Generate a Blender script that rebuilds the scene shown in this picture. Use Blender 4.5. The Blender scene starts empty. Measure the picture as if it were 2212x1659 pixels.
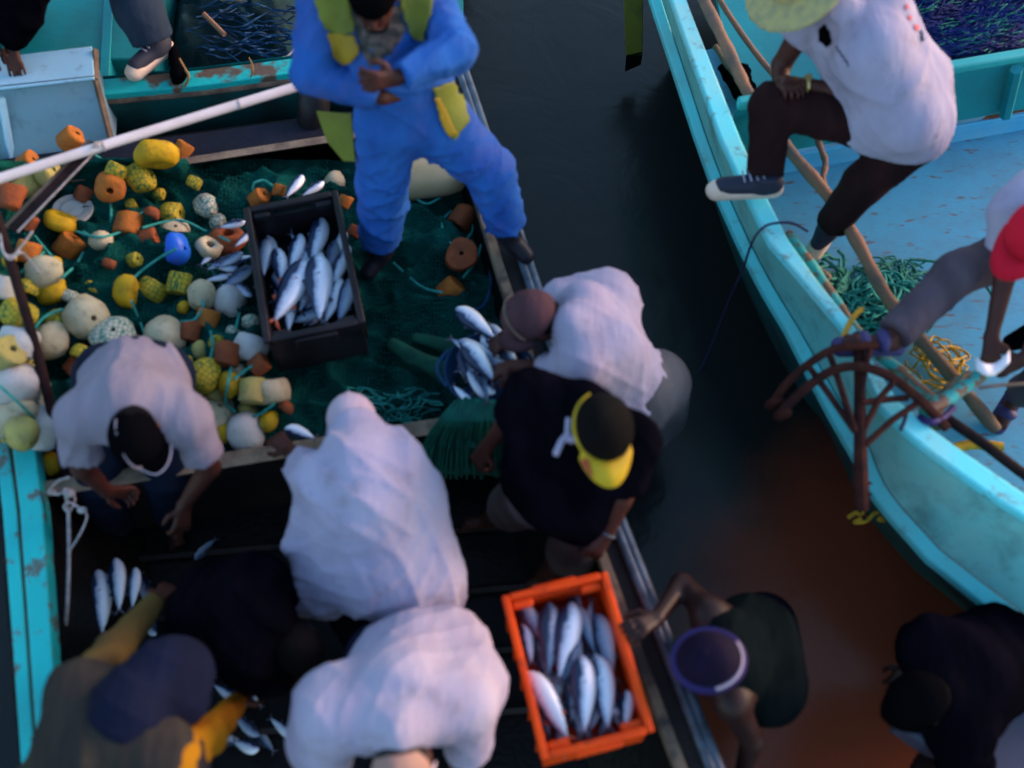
import bpy, math, random
import numpy as np
from mathutils import Vector, Matrix, noise as mnoise

scene = bpy.context.scene
# ------------------------------------------------------------------ camera
TILT, CAMZ = 29.0, 4.5
W, H, F = 2212.0, 1659.0, 2212.0
cam_d = bpy.data.cameras.new("camera")
cam_d.lens = 36.0
cam_d.sensor_width = 36.0
cam_d.clip_start = 0.05
cam_d.clip_end = 500
cam_o = bpy.data.objects.new("camera", cam_d)
scene.collection.objects.link(cam_o)
cam_o.location = (0, 0, CAMZ)
cam_o.rotation_euler = (math.radians(TILT), 0, 0)
scene.camera = cam_o
cam_d.dof.use_dof = True
cam_d.dof.focus_distance = 6.2
cam_d.dof.aperture_fstop = 0.88
# ------------------------------------------------------------------ world and sun
world = bpy.data.worlds.new("World")
scene.world = world
world.use_nodes = True
wn = world.node_tree
bg = wn.nodes["Background"]
sky = wn.nodes.new("ShaderNodeTexSky")
sky.sky_type = 'NISHITA'
sky.sun_disc = False
sky.sun_elevation = math.radians(9)
sky.sun_rotation = math.radians(70)
sky.air_density = 1.2
sky.dust_density = 1.5
sky.ozone_density = 2.5
wn.links.new(sky.outputs[0], bg.inputs[0])
bg.inputs[1].default_value = 0.15
sun_d = bpy.data.lights.new("sun", 'SUN')
sun_d.energy = 0.55
sun_d.angle = math.radians(25)
sun_d.color = (1.0, 0.52, 0.48)
sun_o = bpy.data.objects.new("sun", sun_d)
scene.collection.objects.link(sun_o)
az = math.radians(70)
el = math.radians(20)
sd = Vector((math.sin(az) * math.cos(el), math.cos(az) * math.cos(el), math.sin(el)))
sun_o.rotation_euler = (-sd).to_track_quat('-Z', 'Y').to_euler()
scene.view_settings.view_transform = 'Standard'
scene.view_settings.look = 'None'
scene.view_settings.exposure = 2.02
scene.view_settings.gamma = 1
scene.cycles.use_denoising = True
scene.cycles.max_bounces = 6

# ------------------------------------------------------------------ plan geometry: a sight line met with a known height
_s, _c = math.sin(math.radians(TILT)), math.cos(math.radians(TILT))
FW, UP, RT = np.array([0, _s, -_c]), np.array([0, _c, _s]), np.array([1.0, 0, 0])
CC = np.array([0, 0, CAMZ])
def ray(px, py): return FW + (px - W / 2) / F * RT + (H / 2 - py) / F * UP
def P(px, py, z):
    d = ray(px, py)
    return CC + d * ((z - CAMZ) / d[2])
def S(parent, px, py, L, s='n'):
    """joint at distance L from its parent, on a sight line; n = nearer, f = farther"""
    parent = np.array(parent)
    d = ray(px, py); d = d / np.linalg.norm(d)
    v = CC - parent
    b = v @ d; c = v @ v - L * L
    q = b * b - c
    if q <= 0:
        p = CC - b * d
        u = p - parent
        return parent + u / np.linalg.norm(u) * L
    t = -b - math.sqrt(q) if s == 'n' else -b + math.sqrt(q)
    return CC + d * t
def nrm(v):
    v = np.array(v, float); return v / (np.linalg.norm(v) + 1e-9)

# ------------------------------------------------------------------ materials
def srgb(r, g, b):
    f = lambda c: (c / 255 / 12.92) if c <= 10 else ((c / 255 + 0.055) / 1.055) ** 2.4
    return (f(r), f(g), f(b), 1)
MATS = {}
def mat(name, col, rough=0.7, col2=None, scale=6.0, lo=0.4, hi=0.6, bump=0.0, bscale=30.0, metal=0.0, spec=0.25, detail=4, bdist=0.01, dirt=None, stretch=None, trans=0.0, sheen=0.0):
    if name in MATS: return MATS[name]
    m = bpy.data.materials.new(name); m.use_nodes = True
    nt = m.node_tree; b = nt.nodes["Principled BSDF"]
    b.inputs["Base Color"].default_value = (*col[:3], 1)
    b.inputs["Roughness"].default_value = rough
    b.inputs["Metallic"].default_value = metal
    b.inputs["Specular IOR Level"].default_value = spec
    if sheen: b.inputs["Sheen Weight"].default_value = sheen
    tc = nt.nodes.new("ShaderNodeTexCoord"); vec = tc.outputs["Object"]
    if stretch:
        mp = nt.nodes.new("ShaderNodeMapping"); mp.inputs["Scale"].default_value = stretch
        nt.links.new(vec, mp.inputs[0]); vec = mp.outputs[0]
    if col2 is not None:
        n = nt.nodes.new("ShaderNodeTexNoise"); n.inputs["Scale"].default_value = scale; n.inputs["Detail"].default_value = detail
        nt.links.new(vec, n.inputs["Vector"])
        r = nt.nodes.new("ShaderNodeValToRGB")
        r.color_ramp.elements[0].position = lo; r.color_ramp.elements[0].color = (*col[:3], 1)
        r.color_ramp.elements[1].position = hi; r.color_ramp.elements[1].color = (*col2[:3], 1)
        nt.links.new(n.outputs["Fac"], r.inputs[0]); nt.links.new(r.outputs[0], b.inputs["Base Color"])
    if dirt:
        nd = nt.nodes.new("ShaderNodeTexNoise"); nd.inputs["Scale"].default_value = dirt[1]; nd.inputs["Detail"].default_value = 8; nd.inputs["Roughness"].default_value = 0.7
        nt.links.new(tc.outputs["Object"], nd.inputs["Vector"])
        md = nt.nodes.new("ShaderNodeMapRange"); md.inputs[1].default_value = dirt[2]; md.inputs[2].default_value = dirt[3]; md.inputs[4].default_value = dirt[4] if len(dirt) > 4 else 0.8
        nt.links.new(nd.outputs["Fac"], md.inputs[0])
        mxd = nt.nodes.new("ShaderNodeMix"); mxd.data_type = 'RGBA'; mxd.inputs[7].default_value = (*dirt[0], 1)
        if b.inputs["Base Color"].links: nt.links.new(b.inputs["Base Color"].links[0].from_socket, mxd.inputs[6])
        else: mxd.inputs[6].default_value = (*col[:3], 1)
        nt.links.new(md.outputs[0], mxd.inputs[0]); nt.links.new(mxd.outputs[2], b.inputs["Base Color"])
    if bump:
        n2 = nt.nodes.new("ShaderNodeTexNoise"); n2.inputs["Scale"].default_value = bscale; n2.inputs["Detail"].default_value = 5
        nt.links.new(vec, n2.inputs["Vector"])
        bp = nt.nodes.new("ShaderNodeBump"); bp.inputs["Strength"].default_value = bump; bp.inputs["Distance"].default_value = bdist
        nt.links.new(n2.outputs["Fac"], bp.inputs["Height"]); nt.links.new(bp.outputs[0], b.inputs["Normal"])
    MATS[name] = m
    return m
def netlines(m, col, scale=55, w=0.09):
    """a net drawn tight round the thing: thin crossing lines"""
    nt = m.node_tree; b = nt.nodes["Principled BSDF"]
    tc = nt.nodes.new("ShaderNodeTexCoord")
    v = nt.nodes.new("ShaderNodeTexVoronoi"); v.feature = 'DISTANCE_TO_EDGE'; v.inputs["Scale"].default_value = scale; v.inputs["Randomness"].default_value = 0.35
    nt.links.new(tc.outputs["Object"], v.inputs["Vector"])
    lt = nt.nodes.new("ShaderNodeMath"); lt.operation = 'LESS_THAN'; lt.inputs[1].default_value = w
    nt.links.new(v.outputs["Distance"], lt.inputs[0])
    mx = nt.nodes.new("ShaderNodeMix"); mx.data_type = 'RGBA'
    src = b.inputs["Base Color"].links[0].from_socket if b.inputs["Base Color"].links else None
    if src: nt.links.new(src, mx.inputs[6])
    else: mx.inputs[6].default_value = b.inputs["Base Color"].default_value
    mx.inputs[7].default_value = (*col[:3], 1)
    nt.links.new(lt.outputs[0], mx.inputs[0]); nt.links.new(mx.outputs[2], b.inputs["Base Color"])
    return m

M = {}
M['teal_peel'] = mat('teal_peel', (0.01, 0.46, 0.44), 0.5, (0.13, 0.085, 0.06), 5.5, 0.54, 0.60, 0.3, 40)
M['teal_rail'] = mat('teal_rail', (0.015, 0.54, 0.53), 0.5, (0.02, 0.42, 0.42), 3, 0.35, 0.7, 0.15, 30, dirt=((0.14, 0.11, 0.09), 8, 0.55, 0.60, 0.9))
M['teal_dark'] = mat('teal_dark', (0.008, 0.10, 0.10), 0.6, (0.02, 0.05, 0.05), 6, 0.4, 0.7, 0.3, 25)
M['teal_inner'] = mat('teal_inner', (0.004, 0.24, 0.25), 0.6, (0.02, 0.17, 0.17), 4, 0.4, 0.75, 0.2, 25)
M['worn_wood'] = mat('worn_wood', (0.16, 0.11, 0.08), 0.8, (0.07, 0.045, 0.035), 14, 0.35, 0.7, 0.5, 60)
M['pale_wood'] = mat('pale_wood', (0.30, 0.22, 0.15), 0.8, (0.13, 0.09, 0.07), 12, 0.35, 0.7, 0.4, 60)
M['dark_wood'] = mat('dark_wood', (0.020, 0.012, 0.011), 0.6, (0.008, 0.006, 0.008), 9, 0.35, 0.7, 0.5, 50)
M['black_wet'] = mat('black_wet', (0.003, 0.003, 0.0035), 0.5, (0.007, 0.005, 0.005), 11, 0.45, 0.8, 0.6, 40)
M['navy_deck'] = mat('navy_deck', (0.012, 0.014, 0.028), 0.7, (0.006, 0.007, 0.014), 8, 0.4, 0.7, 0.3, 40)
M['grey_rail'] = mat('grey_rail', (0.10, 0.13, 0.17), 0.4, (0.05, 0.06, 0.08), 14, 0.4, 0.7, 0.2, 40, metal=0.3)
M['aqua_rim'] = mat('aqua_rim', (0.16, 0.80, 0.86), 0.45, (0.30, 0.70, 0.68), 2.6, 0.50, 0.72, 0.1, 30, dirt=((0.20, 0.17, 0.12), 12, 0.55, 0.66, 0.75))
M['aqua_side'] = mat('aqua_side', (0.15, 0.56, 0.54), 0.45, (0.24, 0.50, 0.44), 2.2, 0.4, 0.7, 0.1, 30, dirt=((0.09, 0.17, 0.15), 5, 0.48, 0.70, 0.7))
M['aqua_rail'] = mat('aqua_rail', (0.10, 0.60, 0.62), 0.45, (0.14, 0.50, 0.50), 3, 0.4, 0.7, 0.1, 30, dirt=((0.12, 0.14, 0.10), 12, 0.58, 0.7, 0.6))
M['aqua_inner'] = mat('aqua_inner', (0.006, 0.26, 0.30), 0.55, (0.012, 0.20, 0.23), 3, 0.4, 0.7, 0.15, 30)
M['blue_floor'] = mat('blue_floor', (0.07, 0.33, 0.50), 0.5, (0.14, 0.11, 0.11), 9, 0.60, 0.68, 0.2, 30, stretch=(1, 3.2, 1), dirt=((0.10, 0.20, 0.28), 3, 0.45, 0.7, 0.7))
M['blue_ledge'] = mat('blue_ledge', (0.07, 0.40, 0.70), 0.5, (0.16, 0.42, 0.62), 5, 0.4, 0.7, 0.15, 30)
M['brown_peel'] = mat('brown_peel', (0.22, 0.09, 0.05), 0.8, (0.10, 0.06, 0.05), 20, 0.4, 0.7, 0.3, 60)
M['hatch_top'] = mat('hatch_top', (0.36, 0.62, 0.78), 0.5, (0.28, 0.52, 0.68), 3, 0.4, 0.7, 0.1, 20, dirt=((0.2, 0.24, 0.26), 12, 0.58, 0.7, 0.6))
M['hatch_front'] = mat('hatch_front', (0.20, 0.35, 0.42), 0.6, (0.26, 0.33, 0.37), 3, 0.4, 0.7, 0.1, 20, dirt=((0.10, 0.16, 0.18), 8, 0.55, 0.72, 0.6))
M['driftwood'] = mat('driftwood', (0.27, 0.14, 0.085), 0.8, (0.13, 0.095, 0.08), 7, 0.4, 0.65, 0.5, 60)
M['turq_peel'] = mat('turq_peel', (0.06, 0.42, 0.38), 0.6, (0.25, 0.13, 0.08), 16, 0.48, 0.56, 0.4, 60)
M['rust'] = mat('rust', (0.055, 0.016, 0.012), 0.85, (0.022, 0.009, 0.009), 18, 0.35, 0.7, 0.6, 80, spec=0.08)
M['dark_pole'] = mat('dark_pole', (0.028, 0.013, 0.013), 0.8, (0.012, 0.007, 0.008), 12, 0.4, 0.7, 0.4, 60, spec=0.1)
M['white_pole'] = mat('white_pole', (0.78, 0.66, 0.66), 0.4, (0.68, 0.56, 0.55), 8, 0.4, 0.7)
M['rope_teal'] = mat('rope_teal', (0.02, 0.24, 0.20), 0.8, (0.04, 0.34, 0.30), 40, 0.4, 0.6, 0.4, 200)
M['rope_green'] = mat('rope_green', (0.01, 0.13, 0.10), 0.8, (0.02, 0.20, 0.15), 40, 0.4, 0.6)
M['rope_yellow'] = mat('rope_yellow', (0.55, 0.30, 0.02), 0.8, (0.35, 0.22, 0.02), 40, 0.4, 0.6)
M['rope_grey'] = mat('rope_grey', (0.42, 0.38, 0.40), 0.8, (0.28, 0.26, 0.25), 40, 0.4, 0.6, 0.4, 200)
M['rope_dark'] = mat('rope_dark', (0.02, 0.02, 0.06), 0.8)
M['rope_tan'] = mat('rope_tan', (0.30, 0.15, 0.06), 0.8)
M['net'] = mat('net', (0.001, 0.018, 0.015), 0.95, (0.004, 0.078, 0.064), 5, 0.35, 0.65, 0.9, 120, spec=0.05)
netlines(M['net'], (0.006, 0.10, 0.082), 60, 0.05)
M['net_light'] = mat('net_light', (0.008, 0.15, 0.11), 0.85, (0.012, 0.10, 0.08), 12, 0.4, 0.7, 0.6, 150)
M['net_dark'] = mat('net_dark', (0.003, 0.020, 0.024), 0.9, (0.005, 0.04, 0.05), 9, 0.4, 0.7, 0.9, 90)
M['net_blue'] = mat('net_blue', (0.006, 0.020, 0.14), 0.9, (0.006, 0.012, 0.07), 10, 0.4, 0.7)
M['net_bluedark'] = mat('net_bluedark', (0.008, 0.06, 0.15), 0.8, (0.004, 0.02, 0.05), 10, 0.4, 0.7)
M['orange_plastic'] = mat('orange_plastic', (0.80, 0.07, 0.003), 0.5, (0.62, 0.045, 0.003), 5, 0.4, 0.7, 0.08, 40, spec=0.2, dirt=((0.20, 0.03, 0.01), 16, 0.56, 0.68, 0.6))
M['black_plastic'] = mat('black_plastic', (0.008, 0.007, 0.010), 0.45, (0.022, 0.018, 0.022), 7, 0.4, 0.75, 0.1, 30)
M['blue_plastic'] = mat('blue_plastic', (0.02, 0.08, 0.20), 0.4)
M['float_orange'] = mat('float_orange', (0.42, 0.13, 0.018), 0.75, (0.28, 0.085, 0.02), 16, 0.4, 0.7, 0.5, 70)
M['float_rust'] = mat('float_rust', (0.27, 0.065, 0.02), 0.75, (0.16, 0.045, 0.02), 16, 0.4, 0.7, 0.5, 70)
M['float_yellow'] = mat('float_yellow', (0.52, 0.31, 0.008), 0.7, (0.36, 0.20, 0.01), 9, 0.45, 0.75, 0.5, 50, dirt=((0.15, 0.09, 0.02), 24, 0.54, 0.68, 0.7))
M['float_pale'] = mat('float_pale', (0.42, 0.35, 0.10), 0.7, (0.30, 0.25, 0.10), 9, 0.4, 0.7, 0.5, 50, dirt=((0.12, 0.11, 0.04), 22, 0.54, 0.68, 0.7))
M['float_cream'] = mat('float_cream', (0.52, 0.44, 0.29), 0.7, (0.40, 0.33, 0.20), 9, 0.4, 0.7, 0.5, 50, dirt=((0.16, 0.15, 0.08), 22, 0.54, 0.68, 0.7))
M['float_white'] = mat('float_white', (0.52, 0.50, 0.50), 0.7, (0.42, 0.40, 0.34), 7, 0.4, 0.75, 0.5, 50, dirt=((0.2, 0.19, 0.13), 20, 0.56, 0.70, 0.7))
M['float_blue'] = mat('float_blue', (0.015, 0.12, 0.62), 0.35, (0.01, 0.07, 0.42), 5, 0.45, 0.7)
M['net_yellow'] = netlines(mat('float_yellow_netted', (0.50, 0.35, 0.02), 0.65, (0.36, 0.25, 0.02), 9, 0.45, 0.75), (0.05, 0.12, 0.03), 48, 0.07)
M['net_cream'] = netlines(mat('float_cream_netted', (0.50, 0.46, 0.36), 0.65), (0.06, 0.20, 0.16), 48, 0.08)
M['jug'] = mat('jug', (0.62, 0.47, 0.27), 0.4, (0.5, 0.38, 0.2), 5, 0.4, 0.7)
M['skin'] = mat('skin', (0.066, 0.019, 0.014), 0.55, (0.045, 0.013, 0.010), 9, 0.4, 0.7, 0.1, 60)
M['skin_dark'] = mat('skin_dark', (0.026, 0.009, 0.008), 0.45, (0.018, 0.006, 0.006), 9, 0.4, 0.7, 0.1, 60)
M['hair'] = mat('hair', (0.0025, 0.002, 0.0025), 0.7, (0.005, 0.004, 0.004), 60, 0.4, 0.7, 0.8, 200, stretch=(1, 1, 3), spec=0.08)
M['hair_grey'] = mat('hair_grey', (0.015, 0.013, 0.015), 0.8, (0.035, 0.03, 0.034), 50, 0.4, 0.7, 0.8, 150)
CL = dict(rough=0.9, bump=0.45, bscale=10, spec=0.10, bdist=0.02, stretch=(2.2, .6, 1.1))
STAIN = ((0.16, 0.13, 0.13), 7, 0.55, 0.72, 0.55)
M['jumpsuit'] = mat('jumpsuit', (0.026, 0.125, 0.44), col2=(0.016, 0.070, 0.30), scale=3, lo=0.35, hi=0.7, dirt=((0.10, 0.10, 0.30), 5, 0.5, 0.7, 0.5), **CL)
M['vest'] = mat('vest', (0.17, 0.19, 0.02), 0.6, (0.12, 0.13, 0.02), 6, 0.4, 0.7, 0.3, 40)
M['vest_orange'] = mat('vest_orange', (0.36, 0.22, 0.010), 0.6, (0.26, 0.16, 0.012), 6, 0.4, 0.7, 0.3, 40)
M['camo'] = mat('camo', (0.03, 0.03, 0.028), 0.9, (0.12, 0.09, 0.075), 22, 0.45, 0.6, 0.3, 60)
M['white_shirt'] = mat('white_shirt', (0.37, 0.335, 0.46), col2=(0.31, 0.28, 0.40), scale=5, lo=0.4, hi=0.7, dirt=STAIN, **CL)
M['white_shirt2'] = mat('white_shirt2', (0.37, 0.33, 0.44), col2=(0.31, 0.265, 0.37), scale=4, lo=0.4, hi=0.7, dirt=STAIN, **CL)
M['grey_shirt'] = mat('grey_shirt', (0.24, 0.21, 0.27), col2=(0.19, 0.165, 0.215), scale=4, lo=0.4, hi=0.7, **CL)
M['black_shirt'] = mat('black_shirt', (0.0022, 0.0022, 0.004), col2=(0.005, 0.004, 0.008), scale=4, lo=0.4, hi=0.7, **dict(CL, spec=0.0))
M['dark_tank'] = mat('dark_tank', (0.006, 0.009, 0.010), col2=(0.003, 0.005, 0.006), scale=4, lo=0.4, hi=0.7, **dict(CL, spec=0.0))
M['khaki'] = mat('khaki', (0.075, 0.058, 0.06), col2=(0.05, 0.04, 0.042), scale=4, lo=0.4, hi=0.7, **CL)
M['grey_shorts'] = mat('grey_shorts', (0.10, 0.10, 0.11), col2=(0.06, 0.06, 0.07), scale=4, lo=0.4, hi=0.7, **CL)
M['brown_trousers'] = mat('brown_trousers', (0.016, 0.006, 0.007), col2=(0.030, 0.009, 0.010), scale=4, lo=0.4, hi=0.7, **CL)
M['mauve_trousers'] = mat('mauve_trousers', (0.10, 0.075, 0.095), col2=(0.065, 0.045, 0.06), scale=4, lo=0.4, hi=0.7, **CL)
M['navy_cloth'] = mat('navy_cloth', (0.006, 0.009, 0.028), col2=(0.004, 0.005, 0.016), scale=4, lo=0.4, hi=0.7, **CL)
M['jeans'] = mat('jeans', (0.007, 0.014, 0.035), col2=(0.005, 0.009, 0.02), scale=4, lo=0.4, hi=0.7, **CL)
M['slate_cloth'] = mat('slate_cloth', (0.025, 0.04, 0.07), col2=(0.018, 0.028, 0.05), scale=4, lo=0.4, hi=0.7, **CL)
M['olive'] = mat('olive', (0.038, 0.032, 0.026), col2=(0.022, 0.018, 0.02), scale=6, lo=0.4, hi=0.7, **CL)
M['mustard'] = mat('mustard', (0.10, 0.068, 0.020), col2=(0.07, 0.045, 0.02), scale=5, lo=0.4, hi=0.7, **CL)
M['amber'] = mat('amber', (0.42, 0.17, 0.006), col2=(0.30, 0.07, 0.006), scale=5, lo=0.4, hi=0.7, **CL)
M['cap_brown'] = mat('cap_brown', (0.075, 0.036, 0.045), col2=(0.055, 0.026, 0.032), scale=5, lo=0.4, hi=0.7, **CL)
M['cap_white'] = mat('cap_white', (0.48, 0.38, 0.46), col2=(0.42, 0.33, 0.40), scale=5, lo=0.4, hi=0.7, **CL)
M['cap_red'] = mat('cap_red', (0.62, 0.012, 0.035), col2=(0.5, 0.01, 0.03), scale=5, lo=0.4, hi=0.7, **CL)
M['yellow_peak'] = mat('yellow_peak', (0.50, 0.34, 0.012), 0.6, (0.42, 0.26, 0.02), 6, 0.4, 0.7)
M['cap_plum'] = mat('cap_plum', (0.006, 0.003, 0.014), 0.8, (0.010, 0.005, 0.022), 6, 0.4, 0.7, spec=0.1)
M['purple'] = mat('purple', (0.028, 0.016, 0.115), 0.6, (0.02, 0.012, 0.075), 6, 0.4, 0.7)
M['straw'] = mat('straw', (0.44, 0.36, 0.15), 0.8, (0.30, 0.27, 0.15), 30, 0.4, 0.7, 0.5, 90)
M['shoe'] = mat('shoe', (0.025, 0.028, 0.05), 0.7)
M['shoe_sole'] = mat('shoe_sole', (0.70, 0.52, 0.42), 0.6)
M['boot'] = mat('boot', (0.012, 0.012, 0.02), 0.5)
M['sandal'] = mat('sandal', (0.05, 0.04, 0.13), 0.6)
M['black'] = mat('black', (0.0025, 0.0025, 0.0035), 0.95, spec=0.0)
M['red_ink'] = mat('red_ink', (0.60, 0.10, 0.12), 0.8)
M['paper'] = mat('paper', (0.75, 0.72, 0.80), 0.8)
M['gold'] = mat('gold', (0.6, 0.5, 0.2), 0.3, metal=0.8)
M['tub'] = mat('tub', (0.05, 0.06, 0.10), 0.5, (0.035, 0.04, 0.07), 4, 0.4, 0.7)

# fish skin: dark blue back, silver flank, pale belly, with scale speckle
def fish_mat(name, back, flank, belly):
    m = bpy.data.materials.new(name); m.use_nodes = True
    nt = m.node_tree; b = nt.nodes["Principled BSDF"]
    tc = nt.nodes.new("ShaderNodeTexCoord"); sp = nt.nodes.new("ShaderNodeSeparateXYZ")
    nt.links.new(tc.outputs["Object"], sp.inputs[0])
    n = nt.nodes.new("ShaderNodeTexNoise"); n.inputs["Scale"].default_value = 7; n.inputs["Detail"].default_value = 5
    nt.links.new(tc.outputs["Object"], n.inputs["Vector"])
    ad = nt.nodes.new("ShaderNodeMath"); ad.operation = 'MULTIPLY_ADD'; ad.inputs[1].default_value = 0.10
    nt.links.new(n.outputs["Fac"], ad.inputs[0]); nt.links.new(sp.outputs["Y"], ad.inputs[2])
    mr = nt.nodes.new("ShaderNodeMapRange"); mr.inputs[1].default_value = -0.06; mr.inputs[2].default_value = 0.15
    nt.links.new(ad.outputs[0], mr.inputs[0])
    r = nt.nodes.new("ShaderNodeValToRGB"); e = r.color_ramp.elements
    e[0].position = 0.0; e[0].color = (*belly, 1); e[1].position = 1; e[1].color = (*back, 1)
    q = e.new(0.45); q.color = (*flank, 1); q = e.new(0.66); q.color = (flank[0] * .45, flank[1] * .5, flank[2] * .6, 1); q = e.new(0.78); q.color = (*back, 1)
    nt.links.new(mr.outputs[0], r.inputs[0]); nt.links.new(r.outputs[0], b.inputs["Base Color"])
    b.inputs["Metallic"].default_value = 0.15; b.inputs["Roughness"].default_value = 0.25
    n2 = nt.nodes.new("ShaderNodeTexNoise"); n2.inputs["Scale"].default_value = 60
    nt.links.new(tc.outputs["Object"], n2.inputs["Vector"])
    bp = nt.nodes.new("ShaderNodeBump"); bp.inputs["Strength"].default_value = 0.25; bp.inputs["Distance"].default_value = 0.01
    nt.links.new(n2.outputs["Fac"], bp.inputs["Height"]); nt.links.new(bp.outputs[0], b.inputs["Normal"])
    return m
M['fish'] = fish_mat('fish_silver', (0.010, 0.025, 0.07), (0.74, 0.82, 0.95), (0.90, 0.88, 0.93))
M['fish_blue'] = fish_mat('fish_blue', (0.012, 0.025, 0.06), (0.20, 0.28, 0.42), (0.60, 0.64, 0.72))
M['fish_fin'] = mat('fish_fin', (0.07, 0.07, 0.10), 0.4)
M['fish_fin_red'] = mat('fish_fin_red', (0.45, 0.10, 0.05), 0.4)

# ------------------------------------------------------------------ mesh tools
COL = scene.collection
class MB:
    def __init__(s): s.v = []; s.f = []
    def add(s, vs, fs):
        o = len(s.v); s.v += [tuple(map(float, v)) for v in vs]; s.f += [tuple(i + o for i in f) for f in fs]; return s
    def hexa(s, b, t):
        """solid between bottom polygon b and top polygon t (same count)"""
        n = len(b); fs = [tuple(range(n))[::-1], tuple(range(n, 2 * n))] + [(i, (i + 1) % n, n + (i + 1) % n, n + i) for i in range(n)]
        return s.add(list(b) + list(t), fs)
    def box(s, c, sx, sy, sz, R=None):
        pts = [np.array([x * sx / 2, y * sy / 2, z * sz / 2]) for z in (-1, 1) for (x, y) in ((-1, -1), (1, -1), (1, 1), (-1, 1))]
        if R is not None: pts = [R @ p for p in pts]
        pts = [p + np.array(c) for p in pts]
        return s.hexa(pts[:4], pts[4:])
    def tube(s, pts, r, n=8, r2=None, caps=True):
        pts = [np.array(p, float) for p in pts]; m = len(pts)
        rs = [r] * m if np.isscalar(r) else list(r)
        if r2 is not None: rs = [r + (r2 - r) * i / (m - 1) for i in range(m)]
        up = None; vs = []; fs = []
        for i, p in enumerate(pts):
            t = nrm(pts[min(i + 1, m - 1)] - pts[max(i - 1, 0)])
            if up is None:
                a = np.array([0, 0, 1.0]) if abs(t[2]) < .9 else np.array([1.0, 0, 0])
                up = nrm(np.cross(np.cross(t, a), t))
            else: up = nrm(up - t * (up @ t))
            sd = np.cross(t, up)
            for k in range(n):
                an = 2 * math.pi * k / n
                vs.append(p + rs[i] * (math.cos(an) * up + math.sin(an) * sd))
        for i in range(m - 1):
            for k in range(n):
                a, b = i * n + k, i * n + (k + 1) % n
                fs.append((a, b, b + n, a + n))
        if caps:
            fs.append(tuple(range(n))[::-1]); fs.append(tuple((m - 1) * n + k for k in range(n)))
        return s.add(vs, fs)
    def ell(s, c, r, A=None, nu=16, nv=10):
        c = np.array(c); vs = []; fs = []
        for j in range(nv + 1):
            ph = math.pi * j / nv
            for i in range(nu):
                th = 2 * math.pi * i / nu
                p = np.array([r[0] * math.sin(ph) * math.cos(th), r[1] * math.sin(ph) * math.sin(th), r[2] * math.cos(ph)])
                if A is not None: p = A @ p
                vs.append(c + p)
        for j in range(nv):
            for i in range(nu):
                a, b = j * nu + i, j * nu + (i + 1) % nu
                fs.append((a, a + nu, b + nu, b))
        return s.add(vs, fs)
    def lathe(s, prof, A=None, c=(0, 0, 0), n=24, closed=False):
        """profile [(r,z)] turned round z; closed joins last ring to first"""
        vs = []; fs = []; m = len(prof)
        for (r, z) in prof:
            for i in range(n):
                a = 2 * math.pi * i / n
                p = np.array([r * math.cos(a), r * math.sin(a), z])
                if A is not None: p = A @ p
                vs.append(p + np.array(c))
        for j in range(m if closed else m - 1):
            for i in range(n):
                a, b = j * n + i, j * n + (i + 1) % n
                c_, d = ((j + 1) % m) * n + (i + 1) % n, ((j + 1) % m) * n + i
                fs.append((a, b, c_, d))
        return s.add(vs, fs)
    def build(s, name, m, parent=None, smooth=True, bevel=0.0, sharp=40):
        me = bpy.data.meshes.new(name); me.from_pydata(s.v, [], s.f); me.update()
        return finish(name, me, m, parent, smooth, bevel, sharp)
def finish(name, me, m, parent=None, smooth=True, bevel=0.0, sharp=40):
    o = bpy.data.objects.new(name, me); COL.objects.link(o)
    me.materials.append(m)
    if bevel:
        bv = o.modifiers.new("bevel", 'BEVEL'); bv.width = bevel; bv.segments = 2; bv.limit_method = 'ANGLE'
    if smooth:
        me.polygons.foreach_set("use_smooth", [True] * len(me.polygons))
        if sharp: me.set_sharp_from_angle(angle=math.radians(sharp))
    if parent is not None: o.parent = parent
    return o
def tag(o, label=None, cat=None, group=None, kind=None):
    if label: o["label"] = label
    if cat: o["category"] = cat
    if group: o["group"] = group
    if kind: o["kind"] = kind
    return o
def empty(name, loc=(0, 0, 0)):
    o = bpy.data.objects.new(name, None); COL.objects.link(o); o.location = tuple(loc); o.empty_display_size = 0.1
    return o
def smooth_path(pts, sub=6):
    pts = [np.array(p, float) for p in pts]
    if len(pts) < 3: return pts
    out = []
    q = [2 * pts[0] - pts[1]] + pts + [2 * pts[-1] - pts[-2]]
    for i in range(1, len(q) - 2):
        p0, p1, p2, p3 = q[i - 1:i + 3]
        for k in range(sub):
            t = k / sub
            out.append(.5 * (2 * p1 + (p2 - p0) * t + (2 * p0 - 5 * p1 + 4 * p2 - p3) * t * t + (3 * p1 - p0 - 3 * p2 + p3) * t ** 3))
    out.append(pts[-1]); return out
def PP(l): return [P(*a) for a in l]

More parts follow.
